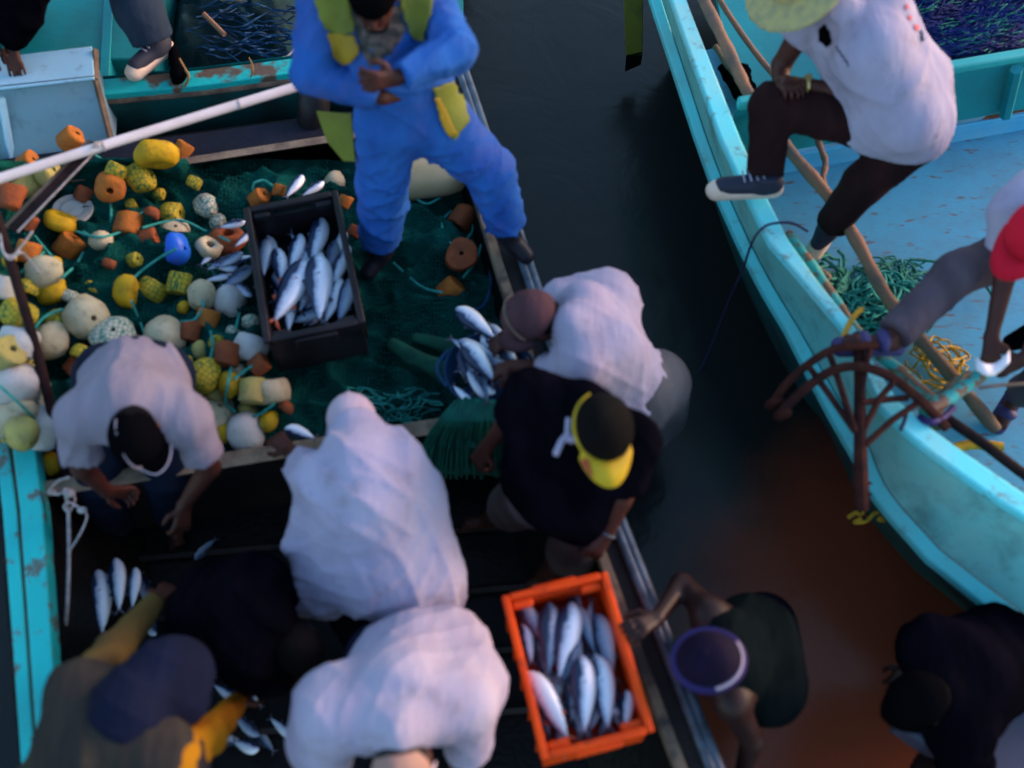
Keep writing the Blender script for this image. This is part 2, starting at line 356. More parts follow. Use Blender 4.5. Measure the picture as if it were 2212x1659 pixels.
# ------------------------------------------------------------------ implicit surfaces (for bodies, cloth, sacks)
def cone(a, b, ra, rb, k=0.02, flat=False, flat0=False): return ('c', np.array(a, float), np.array(b, float), ra, rb, k, flat, flat0)
def ball(c, r, A=None, k=0.02, sub=False): return ('e', np.array(c, float), np.array(r, float) if not np.isscalar(r) else np.array([r] * 3), np.eye(3) if A is None else np.array(A), k, sub)
def implicit(prims, h, fold=0.0, ffreq=9.0, seed=0, fdir=None):
    lo = np.full(3, 1e9); hi = -lo
    for p in prims:
        if p[0] == 'c':
            R = max(p[3], p[4]); lo = np.minimum(lo, np.minimum(p[1], p[2]) - R); hi = np.maximum(hi, np.maximum(p[1], p[2]) + R)
        else:
            R = p[2].max(); lo = np.minimum(lo, p[1] - R); hi = np.maximum(hi, p[1] + R)
    pad = fold + 3 * h + 0.02
    lo -= pad; hi += pad
    n = np.ceil((hi - lo) / h).astype(int) + 1
    ax = [(lo[i] + np.arange(n[i]) * h).astype(np.float32) for i in range(3)]
    D = np.full(n, 0.5, np.float32)
    for p in prims:
        k = p[5] if p[0] == 'c' else p[4]
        if p[0] == 'c': R = max(p[3], p[4]); l = np.minimum(p[1], p[2]) - R; u = np.maximum(p[1], p[2]) + R
        else: R = p[2].max(); l = p[1] - R; u = p[1] + R
        m = k + fold + 3 * h
        i0 = np.maximum(np.floor((l - m - lo) / h).astype(int), 0); i1 = np.minimum(np.ceil((u + m - lo) / h).astype(int) + 1, n)
        X = ax[0][i0[0]:i1[0], None, None]; Y = ax[1][None, i0[1]:i1[1], None]; Z = ax[2][None, None, i0[2]:i1[2]]
        if p[0] == 'c':
            a, b, ra, rb = p[1], p[2], p[3], p[4]; ab = b - a; L2 = ab @ ab + 1e-12; L = math.sqrt(L2)
            x, y, z = X - np.float32(a[0]), Y - np.float32(a[1]), Z - np.float32(a[2])
            tt = (x * ab[0] + y * ab[1] + z * ab[2]) / L2
            t = np.clip(tt, 0, 1)
            d = np.sqrt((x - t * ab[0]) ** 2 + (y - t * ab[1]) ** 2 + (z - t * ab[2]) ** 2) - (ra + (rb - ra) * t)
            if p[6]: d = np.maximum(d, (tt - 1) * L)
            if p[7]: d = np.maximum(d, -tt * L)
        else:
            A = p[3]; x, y, z = X - np.float32(p[1][0]), Y - np.float32(p[1][1]), Z - np.float32(p[1][2])
            q = 0
            for j in range(3):
                q = q + ((x * A[0, j] + y * A[1, j] + z * A[2, j]) / p[2][j]) ** 2
            q = np.sqrt(q); d = (q - 1) * p[2].min() * (0.5 + 0.5 * p[2].mean() / p[2].min()) if not p[5] else (q - 1) * p[2].min()
        sl = (slice(i0[0], i1[0]), slice(i0[1], i1[1]), slice(i0[2], i1[2]))
        a_ = D[sl]
        if p[0] == 'e' and p[5]: D[sl] = np.maximum(a_, -d); continue
        hh = np.clip(.5 + .5 * (a_ - d) / k, 0, 1)
        D[sl] = a_ * (1 - hh) + d * hh - k * hh * (1 - hh)
    if fold:
        rs = np.random.RandomState(seed)
        X, Y, Z = ax[0][:, None, None], ax[1][None, :, None], ax[2][None, None, :]
        acc = 0
        wx = np.sin(X * 5 + Y * 7 + rs.rand() * 9) + np.sin(Z * 6 + Y * 4)
        base = np.array(fdir, float) if fdir is not None else rs.randn(3)
        base /= np.linalg.norm(base)
        for i in range(4):
            d_ = rs.randn(3) * .45; d_ = d_ + base * (1 if i % 2 else 1.3); d_ /= np.linalg.norm(d_); fq = ffreq * (1.45 ** i); ph = rs.rand() * 9
            e_ = rs.randn(3)
            w = np.sin((X * d_[0] + Y * d_[1] + Z * d_[2]) * fq + ph + wx * .9)
            mk = .5 + .5 * np.sin((X * e_[0] + Y * e_[1] + Z * e_[2]) * 4.5 + ph * 3)
            acc = acc + (1 - np.abs(w)) ** 3 * mk / (1.25 ** i)
        D = D + (fold * (.45 - acc)).astype(np.float32)
    # surface nets
    s = D < 0
    c = sum(s[i:s.shape[0] - 1 + i, j:s.shape[1] - 1 + j, k:s.shape[2] - 1 + k].astype(np.uint8) for i in (0, 1) for j in (0, 1) for k in (0, 1))
    act = (c > 0) & (c < 8)
    ii = np.argwhere(act); idx = np.full(act.shape, -1, np.int64); idx[act] = np.arange(len(ii))
    acc = np.zeros((len(ii), 3)); cnt = np.zeros(len(ii))
    cor = [(i, j, k) for i in (0, 1) for j in (0, 1) for k in (0, 1)]
    for a in cor:
        for b in cor:
            if sum(b) - sum(a) == 1 and all(y >= x for x, y in zip(a, b)):
                A_, B_ = ii + a, ii + b
                da = D[A_[:, 0], A_[:, 1], A_[:, 2]]; db = D[B_[:, 0], B_[:, 1], B_[:, 2]]
                m = (da < 0) != (db < 0)
                t = da / np.where(m, da - db, 1)
                acc[m] += (np.array(a) + t[:, None] * (np.array(b) - np.array(a)))[m]; cnt[m] += 1
    V = lo + (ii + acc / cnt[:, None]) * h
    Q = []
    for axn in range(3):
        o1, o2 = (axn + 1) % 3, (axn + 2) % 3
        sl0 = [slice(None)] * 3; sl1 = [slice(None)] * 3
        sl0[axn] = slice(0, -1); sl1[axn] = slice(1, None)
        ch = s[tuple(sl0)] != s[tuple(sl1)]
        e = np.argwhere(ch)
        e = e[(e[:, o1] > 0) & (e[:, o2] > 0) & (e[:, o1] < s.shape[o1] - 1) & (e[:, o2] < s.shape[o2] - 1)]
        q = []
        for (u, v) in ((1, 1), (0, 1), (0, 0), (1, 0)):
            g = e.copy(); g[:, o1] -= u; g[:, o2] -= v
            q.append(idx[g[:, 0], g[:, 1], g[:, 2]])
        q = np.stack(q, 1)
        ins = s[e[:, 0], e[:, 1], e[:, 2]]
        q[~ins] = q[~ins][:, ::-1]
        Q.append(q)
    Q = np.concatenate(Q); Q = Q[(Q >= 0).all(1)]
    return V, Q
def imesh(name, prims, h, m, parent=None, fold=0.0, ffreq=9.0, seed=0, fdir=None):
    V, Q = implicit(prims, h, fold, ffreq, seed, fdir)
    me = bpy.data.meshes.new(name)
    me.vertices.add(len(V)); me.vertices.foreach_set("co", V.astype(np.float32).ravel())
    me.loops.add(len(Q) * 4); me.loops.foreach_set("vertex_index", Q.astype(np.int32).ravel())
    me.polygons.add(len(Q)); me.polygons.foreach_set("loop_start", np.arange(0, len(Q) * 4, 4, dtype=np.int32))
    me.update(calc_edges=True); me.validate()
    return finish(name, me, m, parent, True, 0, 0)
# ------------------------------------------------------------------ people
LEN = dict(che=('pel', .33), nec=('che', .18), hea=('nec', .17), shl=('nec', .19), shr=('nec', .19), ell=('shl', .28), elr=('shr', .28),
           wrl=('ell', .25), wrr=('elr', .25), hdl=('wrl', .16), hdr=('wrr', .16), hil=('pel', .10), hir=('pel', .10),
           knl=('hil', .42), knr=('hir', .42), anl=('knl', .40), anr=('knr', .40), tol=('anl', .20), tor=('anr', .20))
ORDER = ['pel', 'che', 'nec', 'hea', 'shl', 'shr', 'ell', 'elr', 'wrl', 'wrr', 'hdl', 'hdr', 'hil', 'hir', 'knl', 'knr', 'anl', 'anr', 'tol', 'tor']
def pose(**k):
    j = {}
    for n in ORDER:
        a = k[n]
        j[n] = P(*a[:3]) if not isinstance(a[2], str) else S(j[LEN[n][0]], a[0], a[1], LEN[n][1] * (a[3] if len(a) > 3 else 1), a[2])
    return j
def torso(j, e, k=.06, belly=0.0):
    mid = (j['shl'] + j['shr']) / 2
    L = [cone(j['hil'], j['hir'], .10 + e, .10 + e, k), cone(j['pel'], j['che'], .115 + e + belly, .12 + e, k), cone(j['che'], mid, .12 + e, .085 + e, k),
         cone(j['shl'], j['shr'], .058 + e, .058 + e, k)]
    for s in 'lr':
        L.append(cone(j['hi' + s] * .8 + j['pel'] * .2, j['sh' + s] * .72 + j['che'] * .28, .085 + e, .075 + e, k))
        L.append(cone(j['sh' + s] * .75 + mid * .25, j['nec'], .05 + e * .7, .05 + e * .3, k))
    return L
def hand(L, w, d, n, thumb=1, curl=.6, sc=1.0):
    d = nrm(d); n = np.array(n, float); n = nrm(n - d * (n @ d)); s = np.cross(d, n) * thumb
    for o in (-.022, 0, .022): L.append(cone(w + s * o * .6 * sc, w + d * .085 * sc + s * o * sc, .016 * sc, .014 * sc, .012))
    for i, (ln, o) in enumerate(((.066, .030), (.075, .010), (.070, -.011), (.055, -.031))):
        b = w + d * .088 * sc + s * o * sc; a = 0
        for q, f in enumerate((.45, .32, .27)):
            a += curl * (.5 if q == 0 else .9) + .05 * i * curl
            b2 = b + (d * math.cos(a) + n * math.sin(a) + s * .06 * (1.5 - i)) * ln * f * sc
            L.append(cone(b, b2, (.0098 - q * .0008) * sc, (.0092 - q * .001) * sc, .004)); b = b2
    b = w + d * .028 * sc + s * .024 * sc
    for q, (ln, dd) in enumerate(((.034, d * .55 + s * .75 + n * .3), (.03, d * .85 + s * .25 + n * .4), (.024, d * .9 + n * .5))):
        b2 = b + nrm(dd) * ln * sc; L.append(cone(b, b2, (.0125 - q * .001) * sc, (.0115 - q * .0015) * sc, .006)); b = b2
def headframe(j, face, up=None):
    u = nrm(j['hea'] - j['nec']) if up is None else nrm(up)
    f = np.array(face, float); f = nrm(f - u * (f @ u)); s = np.cross(f, u)
    return np.stack([s, f, u], 1)
def person(label, j, face, hup=None, shirt=None, sleeve=.6, loose=.02, pants=None, leg=2.0, ploose=.02, hair='hair', skin='skin', fold=.006, pfold=.005,
           palm=((0, 0, -1), (0, 0, -1)), curl=(.6, .6), shoes=None, belly=0.0, vox=.009, seed=1, bald=False, shirt_ext=0.0, pants_extra=None, shirt_extra=None, shirt_name='shirt', pants_name='trousers', waist=0.0, sleeve_mat=None):
    A = headframe(j, face, hup); s_, f_, u_ = A[:, 0], A[:, 1], A[:, 2]; h = j['hea']
    L = torso(j, 0, .05)
    L += [cone(j['nec'] - u_ * .02, h - u_ * .04, .056, .052, .03)]
    L += [ball(h + u_ * .015 - f_ * .005, (.075, .094, .10), A, .02), ball(h + f_ * .028 - u_ * .055, (.054, .058, .058), A, .03),
          cone(h + f_ * .088 + u_ * .01, h + f_ * .104 - u_ * .022, .008, .014, .012), cone(h + f_ * .075 - u_ * .062 - s_ * .02, h + f_ * .075 - u_ * .062 + s_ * .02, .012, .012, .012)]
    for q in (-1, 1):
        L.append(ball(h + s_ * q * .078 - u_ * .008 - f_ * .008, (.011, .020, .031), A, .008))
        L.append(ball(h + f_ * .098 + s_ * q * .032 + u_ * .008, .014, None, .01, True))
        L.append(ball(h + f_ * .083 + s_ * q * .032 + u_ * .006, .0125, None, .003))
    for q, s in enumerate('lr'):
        L += [cone(j['sh' + s], j['el' + s], .054, .040, .03), cone(j['el' + s], j['wr' + s], .042, .026, .015)]
        hand(L, j['wr' + s], j['hd' + s] - j['wr' + s], palm[q], 1 if q == 0 else -1, curl[q])
        L += [cone(j['hi' + s], j['kn' + s], .088, .058, .04), cone(j['kn' + s], j['kn' + s] * .65 + j['an' + s] * .35, .056, .056, .02), cone(j['kn' + s] * .65 + j['an' + s] * .35, j['an' + s], .054, .034, .02)]
        t = j['to' + s]; a = j['an' + s]; d = nrm(t - a)
        L += [cone(a - d * .03 - np.array([0, 0, .03]), t, .034, .026, .025), cone(t, t + d * .03, .03, .018, .02)]
        if shoes in (None, 'sandal'):
            sd = nrm(np.cross(d, (0, 0, 1)))
            for i in range(5): L.append(cone(t + sd * (.028 - .014 * i) + d * .02, t + sd * (.030 - .015 * i) + d * (.058 - .006 * abs(i - (0 if q else 4))), .010, .008, .005))
    body = imesh('person', L, vox, M[skin])
    tag(body, label, 'person')
    B = {'body': body, 'A': A}
    if shirt:
        jt = dict(j)
        if sleeve <= 0 and shirt == 'dark_tank':
            for s in 'lr': jt['sh' + s] = j['sh' + s] * .5 + j['nec'] * .28 + j['che'] * .22
        L = torso(jt, loose, .06, belly)
        for s in 'lr':
            a, b, c = j['sh' + s], j['el' + s], j['wr' + s]
            e = loose * .8
            if sleeve > 0:
                if sleeve <= 1: L.append(cone(a, a + (b - a) * sleeve, .064 + e, .058 + e, .04, True))
                else: L += [cone(a, b, .062 + e, .055 + e, .04), cone(b, b + (c - b) * (sleeve - 1), .055 + e, .042 + e * .7, .02, True)]
        if shirt_ext:
            dn = nrm(j['pel'] - j['che']); L.append(cone(j['pel'], j['pel'] + dn * shirt_ext, .15 + loose, .17 + loose, .05, True))
        if shirt_extra: L += shirt_extra
        B['shirt'] = imesh(shirt_name, L, .011, M[shirt], body, fold, 17, seed=seed, fdir=np.cross(j['che'] - j['pel'], (.3, .2, 1)))
    if pants:
        L = [cone(j['hil'], j['hir'], .108 + ploose * .5, .108 + ploose * .5, .06), cone(j['pel'], j['pel'] * (.7 - waist) + j['che'] * (.3 + waist), .122 + ploose * .4, .12 + ploose * .4, .04, True)]
        for s in 'lr':
            a, b, c = j['hi' + s], j['kn' + s], j['an' + s]; e = ploose
            if leg <= 1: L.append(cone(a, a + (b - a) * leg, .098 + e, .080 + e, .05, True))
            else: L += [cone(a, b, .098 + e, .068 + e, .05), cone(b, b + (c - b) * (leg - 1), .068 + e, .055 + e, .03, True)]
        if pants_extra: L += pants_extra
        B['pants'] = imesh(pants_name, L, .011, M[pants], body, pfold * 1.2, 17, seed=seed + 50, fdir=j['knl'] - j['hil'])
    if hair and not bald:
        L = [ball(h + u_ * .022 - f_ * .012, (.081, .098, .104), A, .01), ball(h - f_ * .035 - u_ * .03, (.068, .06, .07), A, .02),
             ball(h + f_ * .10 - u_ * .045, (.09, .075, .085), A, .01, True)]
        B['hair'] = imesh('hair', L, .008, M[hair], body, .004, 25, seed)
    if shoes == 'boot' or shoes == 'shoe':
        for s in 'lr':
            t = j['to' + s]; a = j['an' + s]; d = nrm(t - a)
            L = [cone(a - d * .04 - np.array([0, 0, .03]), t + d * .02, .047, .038, .03), cone(a + np.array([0, 0, .04]), a - np.array([0, 0, .02]), .050, .046, .03, False, True)]
            sh = imesh(shoes, L, .009, M['boot' if shoes == 'boot' else 'shoe'], body)
            if shoes == 'shoe':
                b0 = a - d * .05 - np.array([0, 0, .065]); L = [cone(b0, t + d * .04 - np.array([0, 0, .03]), .044, .042, .02), cone(t + d * .02, t + d * .055 - np.array([0, 0, .012]), .036, .028, .02)]
                imesh('sole', L, .009, M['shoe_sole'], sh)
                for i in range(4):
                    c = a * (.9 - i * .17) + t * (.1 + i * .17) + np.array([0, 0, .043]); sd = nrm(np.cross(d, (0, 0, 1)))
                    MB().tube([c - sd * .03, c + sd * .03], .004).build('lace', M['white_shirt'], sh)
    if shoes == 'sandal':
        for s in 'lr':
            t = j['to' + s]; a = j['an' + s]; d = nrm(t - a); sd = nrm(np.cross(d, (0, 0, 1))); up = np.cross(sd, d)
            L = [cone(a - d * .06 - up * .05, t + d * .06 - up * .035, .022, .026, .03), cone(a - d * .05 - up * .05 + sd * .02, t + d * .05 - up * .035 + sd * .02, .02, .022, .03), cone(a - d * .05 - up * .05 - sd * .02, t + d * .05 - up * .035 - sd * .02, .02, .022, .03)]
            so = imesh('sandal', L, .009, M['sandal'], body)
            for f in (.15, .75):
                c = a * (1 - f) + t * f; r = .05 if f < .5 else .046
                imesh('strap', [ball(c - up * .004, (.030, r * 1.02, r * .92), np.stack([d, sd, up], 1))], .008, M['sandal'], so)
    return B
def decal(name, m, target, outline, off=.004, parent=None, step=9, thick=.0):
    """a print or panel laid on the surface of target, its outline given on the sight lines"""
    from mathutils.bvhtree import BVHTree
    tg = target if isinstance(target, (list, tuple)) else [target]; target = tg[0]; vv, ff = [], []
    for t_ in tg:
        n0 = len(vv); vv += [v.co[:] for v in t_.data.vertices]; ff += [tuple(i + n0 for i in p.vertices) for p in t_.data.polygons]
    bvh = BVHTree.FromPolygons(vv, ff)
    O = Vector(CC); xs = [p[0] for p in outline]; ys = [p[1] for p in outline]
    def ins(x, y):
        c = False; n = len(outline)
        for i in range(n):
            x1, y1 = outline[i]; x2, y2 = outline[(i + 1) % n]
            if (y1 > y) != (y2 > y) and x < (x2 - x1) * (y - y1) / (y2 - y1 + 1e-9) + x1: c = not c
        return c
    nx = max(2, int((max(xs) - min(xs)) / step)); ny = max(2, int((max(ys) - min(ys)) / step))
    idx = {}; V = []; N = []
    for a in range(nx + 1):
        for b in range(ny + 1):
            x = min(xs) + (max(xs) - min(xs)) * a / nx; y = min(ys) + (max(ys) - min(ys)) * b / ny
            if not ins(x + .01, y + .01): 
                # keep the border tidy: pull to the outline if just outside
                best = None
                for i in range(len(outline)):
                    p, q = np.array(outline[i], float), np.array(outline[(i + 1) % len(outline)], float); t = np.clip(((np.array([x, y]) - p) @ (q - p)) / ((q - p) @ (q - p) + 1e-9), 0, 1)
                    c = p + t * (q - p); dd = np.linalg.norm(c - (x, y))
                    if best is None or dd < best[0]: best = (dd, c)
                if best[0] > step * .75: continue
                x, y = best[1]
            hit = bvh.ray_cast(O, Vector(ray(x, y)).normalized())
            if hit[0] is None: continue
            idx[(a, b)] = len(V); V.append(hit[0]); N.append(hit[1])
    if not V: return None
    fs = []
    for (a, b) in idx:
        q = [(a, b), (a, b + 1), (a + 1, b + 1), (a + 1, b)]
        if all(k in idx for k in q):
            p = [V[idx[k]] for k in q]
            if max((p[i] - p[(i + 1) % 4]).length for i in range(4)) < step * .0022 * 9: fs.append([idx[k] for k in q])
    if not fs: return None
    adj = {}
    for f in fs:
        for i in range(4): adj.setdefault(f[i], set()).update((f[i - 1], f[(i + 1) % 4]))
    VV = [V[i] + N[i] * off for i in range(len(V))]
    for _ in range(2): VV = [(VV[i] * .5 + sum((VV[k] for k in adj[i]), Vector()) * (.5 / len(adj[i]))) if i in adj else VV[i] for i in range(len(VV))]
    mb = MB(); mb.v = [tuple(v) for v in VV]; mb.f = [tuple(f) for f in fs]
    o = mb.build(name, m, parent if parent is not None else target, True, 0, 0)
    if thick:
        so = o.modifiers.new("solid", 'SOLIDIFY'); so.thickness = thick; so.offset = 1
    return o
def cap(parent, j, A, m, brim_m=None, brim=.075, r=1.0, name='cap', back=.0, dome=True, arc=(.06, .88)):
    s_, f_, u_ = A[:, 0], A[:, 1], A[:, 2]; h = j['hea']
    if dome:
        o = imesh(name, [ball(h + u_ * .035 - f_ * .004, (.088 * r, .104 * r, .095 * r), A, .01), ball(h - u_ * .07, (.2, .2, .09), A, .005, True)], .008, m, parent, .0015, 20)
        MB().ell(h + u_ * (.035 + .095 * r), (.009, .009, .006), A).build('button', m, o)
    else: o = parent
    if brim_m:
        mb = MB(); vs = []; n = 14
        for k in range(n + 1):
            a = math.pi * (arc[0] + arc[1] * k / n)
            for q, w in ((0, 0), (1, .5), (2, 1)):
                rr = 1 + w * brim / .1 * math.sin(a) ** .35
                vs.append(h + u_ * (.028 - .012 * w - .02 * abs(math.cos(a)) * (w + .5)) + s_ * math.cos(a) * .088 * r * (1 + w * .12) + f_ * math.sin(a) * .100 * r * rr)
        fs = [(i * 3 + q, i * 3 + q + 1, i * 3 + q + 4, i * 3 + q + 3) for i in range(n) for q in (0, 1)]
        mb.add(vs, fs); b = mb.build('brim', brim_m, o, True, 0, 0)
        so = b.modifiers.new("solid", 'SOLIDIFY'); so.thickness = .006
        return o, b
    return o, None
# ------------------------------------------------------------------ water
wm = bpy.data.materials.new('water'); wm.use_nodes = True
nt = wm.node_tree; b = nt.nodes["Principled BSDF"]
tc = nt.nodes.new("ShaderNodeTexCoord")
b.inputs["Roughness"].default_value = 0.24; b.inputs["IOR"].default_value = 1.33
n1 = nt.nodes.new("ShaderNodeTexNoise"); n1.inputs["Scale"].default_value = 2.2; n1.inputs["Detail"].default_value = 5; n1.inputs["Distortion"].default_value = 0.6
nt.links.new(tc.outputs["Object"], n1.inputs["Vector"])
bp = nt.nodes.new("ShaderNodeBump"); bp.inputs["Strength"].default_value = 0.16; bp.inputs["Distance"].default_value = 0.06
nt.links.new(n1.outputs["Fac"], bp.inputs["Height"]); nt.links.new(bp.outputs[0], b.inputs["Normal"])
# reddish silt stirred up in the shallows by the waders
mud = P(1960, 1460, 0)
vm = nt.nodes.new("ShaderNodeVectorMath"); vm.operation = 'DISTANCE'; vm.inputs[1].default_value = tuple(mud)
nt.links.new(tc.outputs["Object"], vm.inputs[0])
n2 = nt.nodes.new("ShaderNodeTexNoise"); n2.inputs["Scale"].default_value = 1.6; n2.inputs["Detail"].default_value = 6
nt.links.new(tc.outputs["Object"], n2.inputs["Vector"])
ma = nt.nodes.new("ShaderNodeMath"); ma.operation = 'MULTIPLY_ADD'; ma.inputs[1].default_value = 0.7
nt.links.new(n2.outputs["Fac"], ma.inputs[0]); nt.links.new(vm.outputs["Value"], ma.inputs[2])
mr = nt.nodes.new("ShaderNodeMapRange"); mr.inputs[1].default_value = 1.05; mr.inputs[2].default_value = 1.65; mr.interpolation_type = 'SMOOTHSTEP'
nt.links.new(ma.outputs[0], mr.inputs[0])
mx = nt.nodes.new("ShaderNodeMix"); mx.data_type = 'RGBA'
mx.inputs[6].default_value = (0.165, 0.036, 0.016, 1); mx.inputs[7].default_value = (0.012, 0.015, 0.014, 1)
nt.links.new(mr.outputs[0], mx.inputs[0]); nt.links.new(mx.outputs[2], b.inputs["Base Color"])
mb = MB(); mb.add([(-60, -60, 0), (60, -60, 0), (60, 60, 0), (-60, 60, 0)], [(0, 1, 2, 3)])
tag(mb.build('water', wm, smooth=False), kind='structure')

def lerp(a, b, t): return np.array(a) * (1 - t) + np.array(b) * t
def along(line, y):
    for i in range(len(line) - 1):
        if line[i][1] <= y <= line[i + 1][1]:
            t = (y - line[i][1]) / (line[i + 1][1] - line[i][1]); return line[i][0] * (1 - t) + line[i + 1][0] * t
    return line[0][0] if y < line[0][1] else line[-1][0]
def strip(mb, A, B, dz, n=None):
    """a plank between two rows of points, dz thick"""
    A = [np.array(a) for a in A]; B = [np.array(b) for b in B]; D = np.array([0, 0, -dz]); m = len(A)
    vs = A + B + [a + D for a in A] + [b + D for b in B]; fs = []
    for i in range(m - 1):
        fs += [(i, i + 1, m + i + 1, m + i), (2 * m + i, 3 * m + i, 3 * m + i + 1, 2 * m + i + 1), (i, 2 * m + i, 2 * m + i + 1, i + 1), (m + i, m + i + 1, 3 * m + i + 1, 3 * m + i)]
    fs += [(0, m, 3 * m, 2 * m), (m - 1, 3 * m - 1, 4 * m - 1, 2 * m - 1)]
    return mb.add(vs, fs)
def shift(A, z=None, dx=0, dy=0): return [np.array([a[0] + dx, a[1] + dy, a[2] if z is None else z]) for a in A]

# ------------------------------------------------------------------ boat being unloaded (left)
GZ = .76
boatA = empty('fishing_boat', P(600, 900, 0) * [1, 1, 0])
tag(boatA, 'wooden net boat at the left with teal gunwale, grey right rail and netted hold', 'boat')
def kid(o, p=boatA):
    o.parent = p; o.matrix_parent_inverse = Matrix.Translation(-Vector(p.location)); return o
RO = PP([(960, 20, GZ), (1015, 170, GZ), (1085, 380, GZ), (1155, 590, GZ), (1250, 860, GZ), (1346, 1125, GZ), (1452, 1390, GZ), (1558, 1659, GZ), (1640, 1860, GZ)])
RI = PP([(870, 20, GZ), (935, 170, GZ), (1008, 380, GZ), (1072, 590, GZ), (1160, 860, GZ), (1262, 1125, GZ), (1358, 1390, GZ), (1458, 1659, GZ), (1535, 1860, GZ)])
LO = PP([(-110, 250, GZ), (-70, 500, GZ), (-30, 800, GZ), (5, 1102, GZ), (26, 1380, GZ), (46, 1659, GZ), (60, 1860, GZ)])
LI = PP([(-40, 250, GZ), (6, 500, GZ), (54, 800, GZ), (92, 1102, GZ), (110, 1380, GZ), (130, 1659, GZ), (146, 1860, GZ)])
mb = MB(); strip(mb, [lerp(a, b, .72) for a, b in zip(RI, RO)], RO, .10)
kid(mb.build('gunwale', M['dark_wood'], bevel=.004))
for w0, w1, z in ((.70, .80, .03), (.86, 1.0, .02)):
    mb = MB(); mb.tube(smooth_path([lerp(a, b, (w0 + w1) / 2) + np.array([0, 0, z * .6]) for a, b in zip(RI, RO)], 4), .019 if w0 < .8 else .022, 10)
    kid(mb.build('rub_rail', M['grey_rail']))
mb = MB(); strip(mb, [lerp(a, b, .27) for a, b in zip(RI, RO)], [lerp(a, b, .715) for a, b in zip(RI, RO)], .07); kid(mb.build('side_deck', M['dark_wood'], bevel=.004))
mb = MB(); strip(mb, shift(RI, GZ + .012), shift([lerp(a, b, .265) for a, b in zip(RI, RO)], GZ + .012), .06); kid(mb.build('inner_plank', mat('edge_wood', (0.21, 0.15, 0.10), 0.8, (0.06, 0.05, 0.045), 9, 0.42, 0.6, 0.5, 60), bevel=.004))
mb = MB(); strip(mb, LO, [lerp(a, b, .34) for a, b in zip(LO, LI)], .09); kid(mb.build('gunwale', M['teal_rail'], bevel=.005))
mb = MB(); strip(mb, shift([lerp(a, b, .345) for a, b in zip(LO, LI)], GZ - .014), shift([lerp(a, b, .43) for a, b in zip(LO, LI)], GZ - .014), .06); kid(mb.build('gunwale_seam', M['worn_wood']))
mb = MB(); strip(mb, [lerp(a, b, .435) for a, b in zip(LO, LI)], LI, .09); kid(mb.build('gunwale', M['teal_rail'], bevel=.005))
def hullside(mb, top, inset, zb, zt=GZ - .06, rows=5):
    vs = []; m = len(top)
    for r in range(rows + 1):
        t = r / rows
        for a in top: vs.append((a[0] + inset * t ** 1.6, a[1], zt * (1 - t) + zb * t))
    mb.add(vs, [(r * m + i, r * m + i + 1, (r + 1) * m + i + 1, (r + 1) * m + i) for r in range(rows) for i in range(m - 1)])
    return mb
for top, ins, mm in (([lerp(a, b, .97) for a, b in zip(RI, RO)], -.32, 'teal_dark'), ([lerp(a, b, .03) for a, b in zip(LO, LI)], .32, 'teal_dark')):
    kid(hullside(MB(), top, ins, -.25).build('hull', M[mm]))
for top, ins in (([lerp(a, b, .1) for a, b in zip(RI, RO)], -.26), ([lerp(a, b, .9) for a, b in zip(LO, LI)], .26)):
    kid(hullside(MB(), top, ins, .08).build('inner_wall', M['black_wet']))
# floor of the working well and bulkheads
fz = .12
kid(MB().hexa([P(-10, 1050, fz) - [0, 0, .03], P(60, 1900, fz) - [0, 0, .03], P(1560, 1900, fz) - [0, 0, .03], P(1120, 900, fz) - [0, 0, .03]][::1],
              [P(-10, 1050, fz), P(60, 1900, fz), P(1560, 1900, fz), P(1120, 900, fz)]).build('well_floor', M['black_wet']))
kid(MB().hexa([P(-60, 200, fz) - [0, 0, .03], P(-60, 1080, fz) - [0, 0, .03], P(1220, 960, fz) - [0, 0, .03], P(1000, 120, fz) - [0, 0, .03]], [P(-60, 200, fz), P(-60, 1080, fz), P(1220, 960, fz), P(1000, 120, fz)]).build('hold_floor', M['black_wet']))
# thwart between the net hold and the well
tz = .70
mb = MB(); mb.hexa(PP([(92, 1075, tz - .06), (94, 1040, tz - .06), (1176, 866, tz - .06), (1185, 898, tz - .06)][::-1]), PP([(92, 1075, tz), (94, 1040, tz), (1176, 866, tz), (1185, 898, tz)][::-1]))
kid(mb.build('thwart', M['pale_wood'], bevel=.006))
a, c = P(96, 1050, tz), P(1178, 876, tz)
mb = MB(); mb.hexa([(a[0], a[1], fz), (a[0], a[1] + .03, fz), (c[0], c[1] + .03, fz), (c[0], c[1], fz)][::-1], [(a[0], a[1], tz - .062), (a[0], a[1] + .03, tz - .062), (c[0], c[1] + .03, tz - .062), (c[0], c[1], tz - .062)][::-1])
kid(mb.build('bulkhead', M['dark_wood']))
# far end: dark deck plank with a brown edge
mb = MB(); mb.hexa(PP([(-40, 415, .66), (-40, 350, .66), (985, 232, .66), (1000, 262, .66)][::-1]), PP([(-40, 415, .72), (-40, 350, .72), (985, 212, .72), (1004, 246, .72)][::-1]))
kid(mb.build('end_deck', M['navy_deck'], bevel=.004))
mb = MB(); mb.hexa(PP([(-40, 424, .66), (-40, 409, .66), (1000, 250, .66), (1004, 265, .66)][::-1]), PP([(-40, 424, .735), (-40, 409, .735), (1000, 247, .735), (1004, 262, .735)][::-1]))
kid(mb.build('deck_edge', M['pale_wood'], bevel=.004))
a, c = P(-40, 352, .66), P(985, 216, .66)
mb = MB(); mb.hexa([(a[0], a[1], -.2), (a[0], a[1] + .03, -.2), (c[0], c[1] + .03, -.2), (c[0], c[1], -.2)][::-1], [(a[0], a[1], .65), (a[0], a[1] + .03, .65), (c[0], c[1] + .03, .65), (c[0], c[1], .65)][::-1])
kid(mb.build('transom', M['black_wet']))
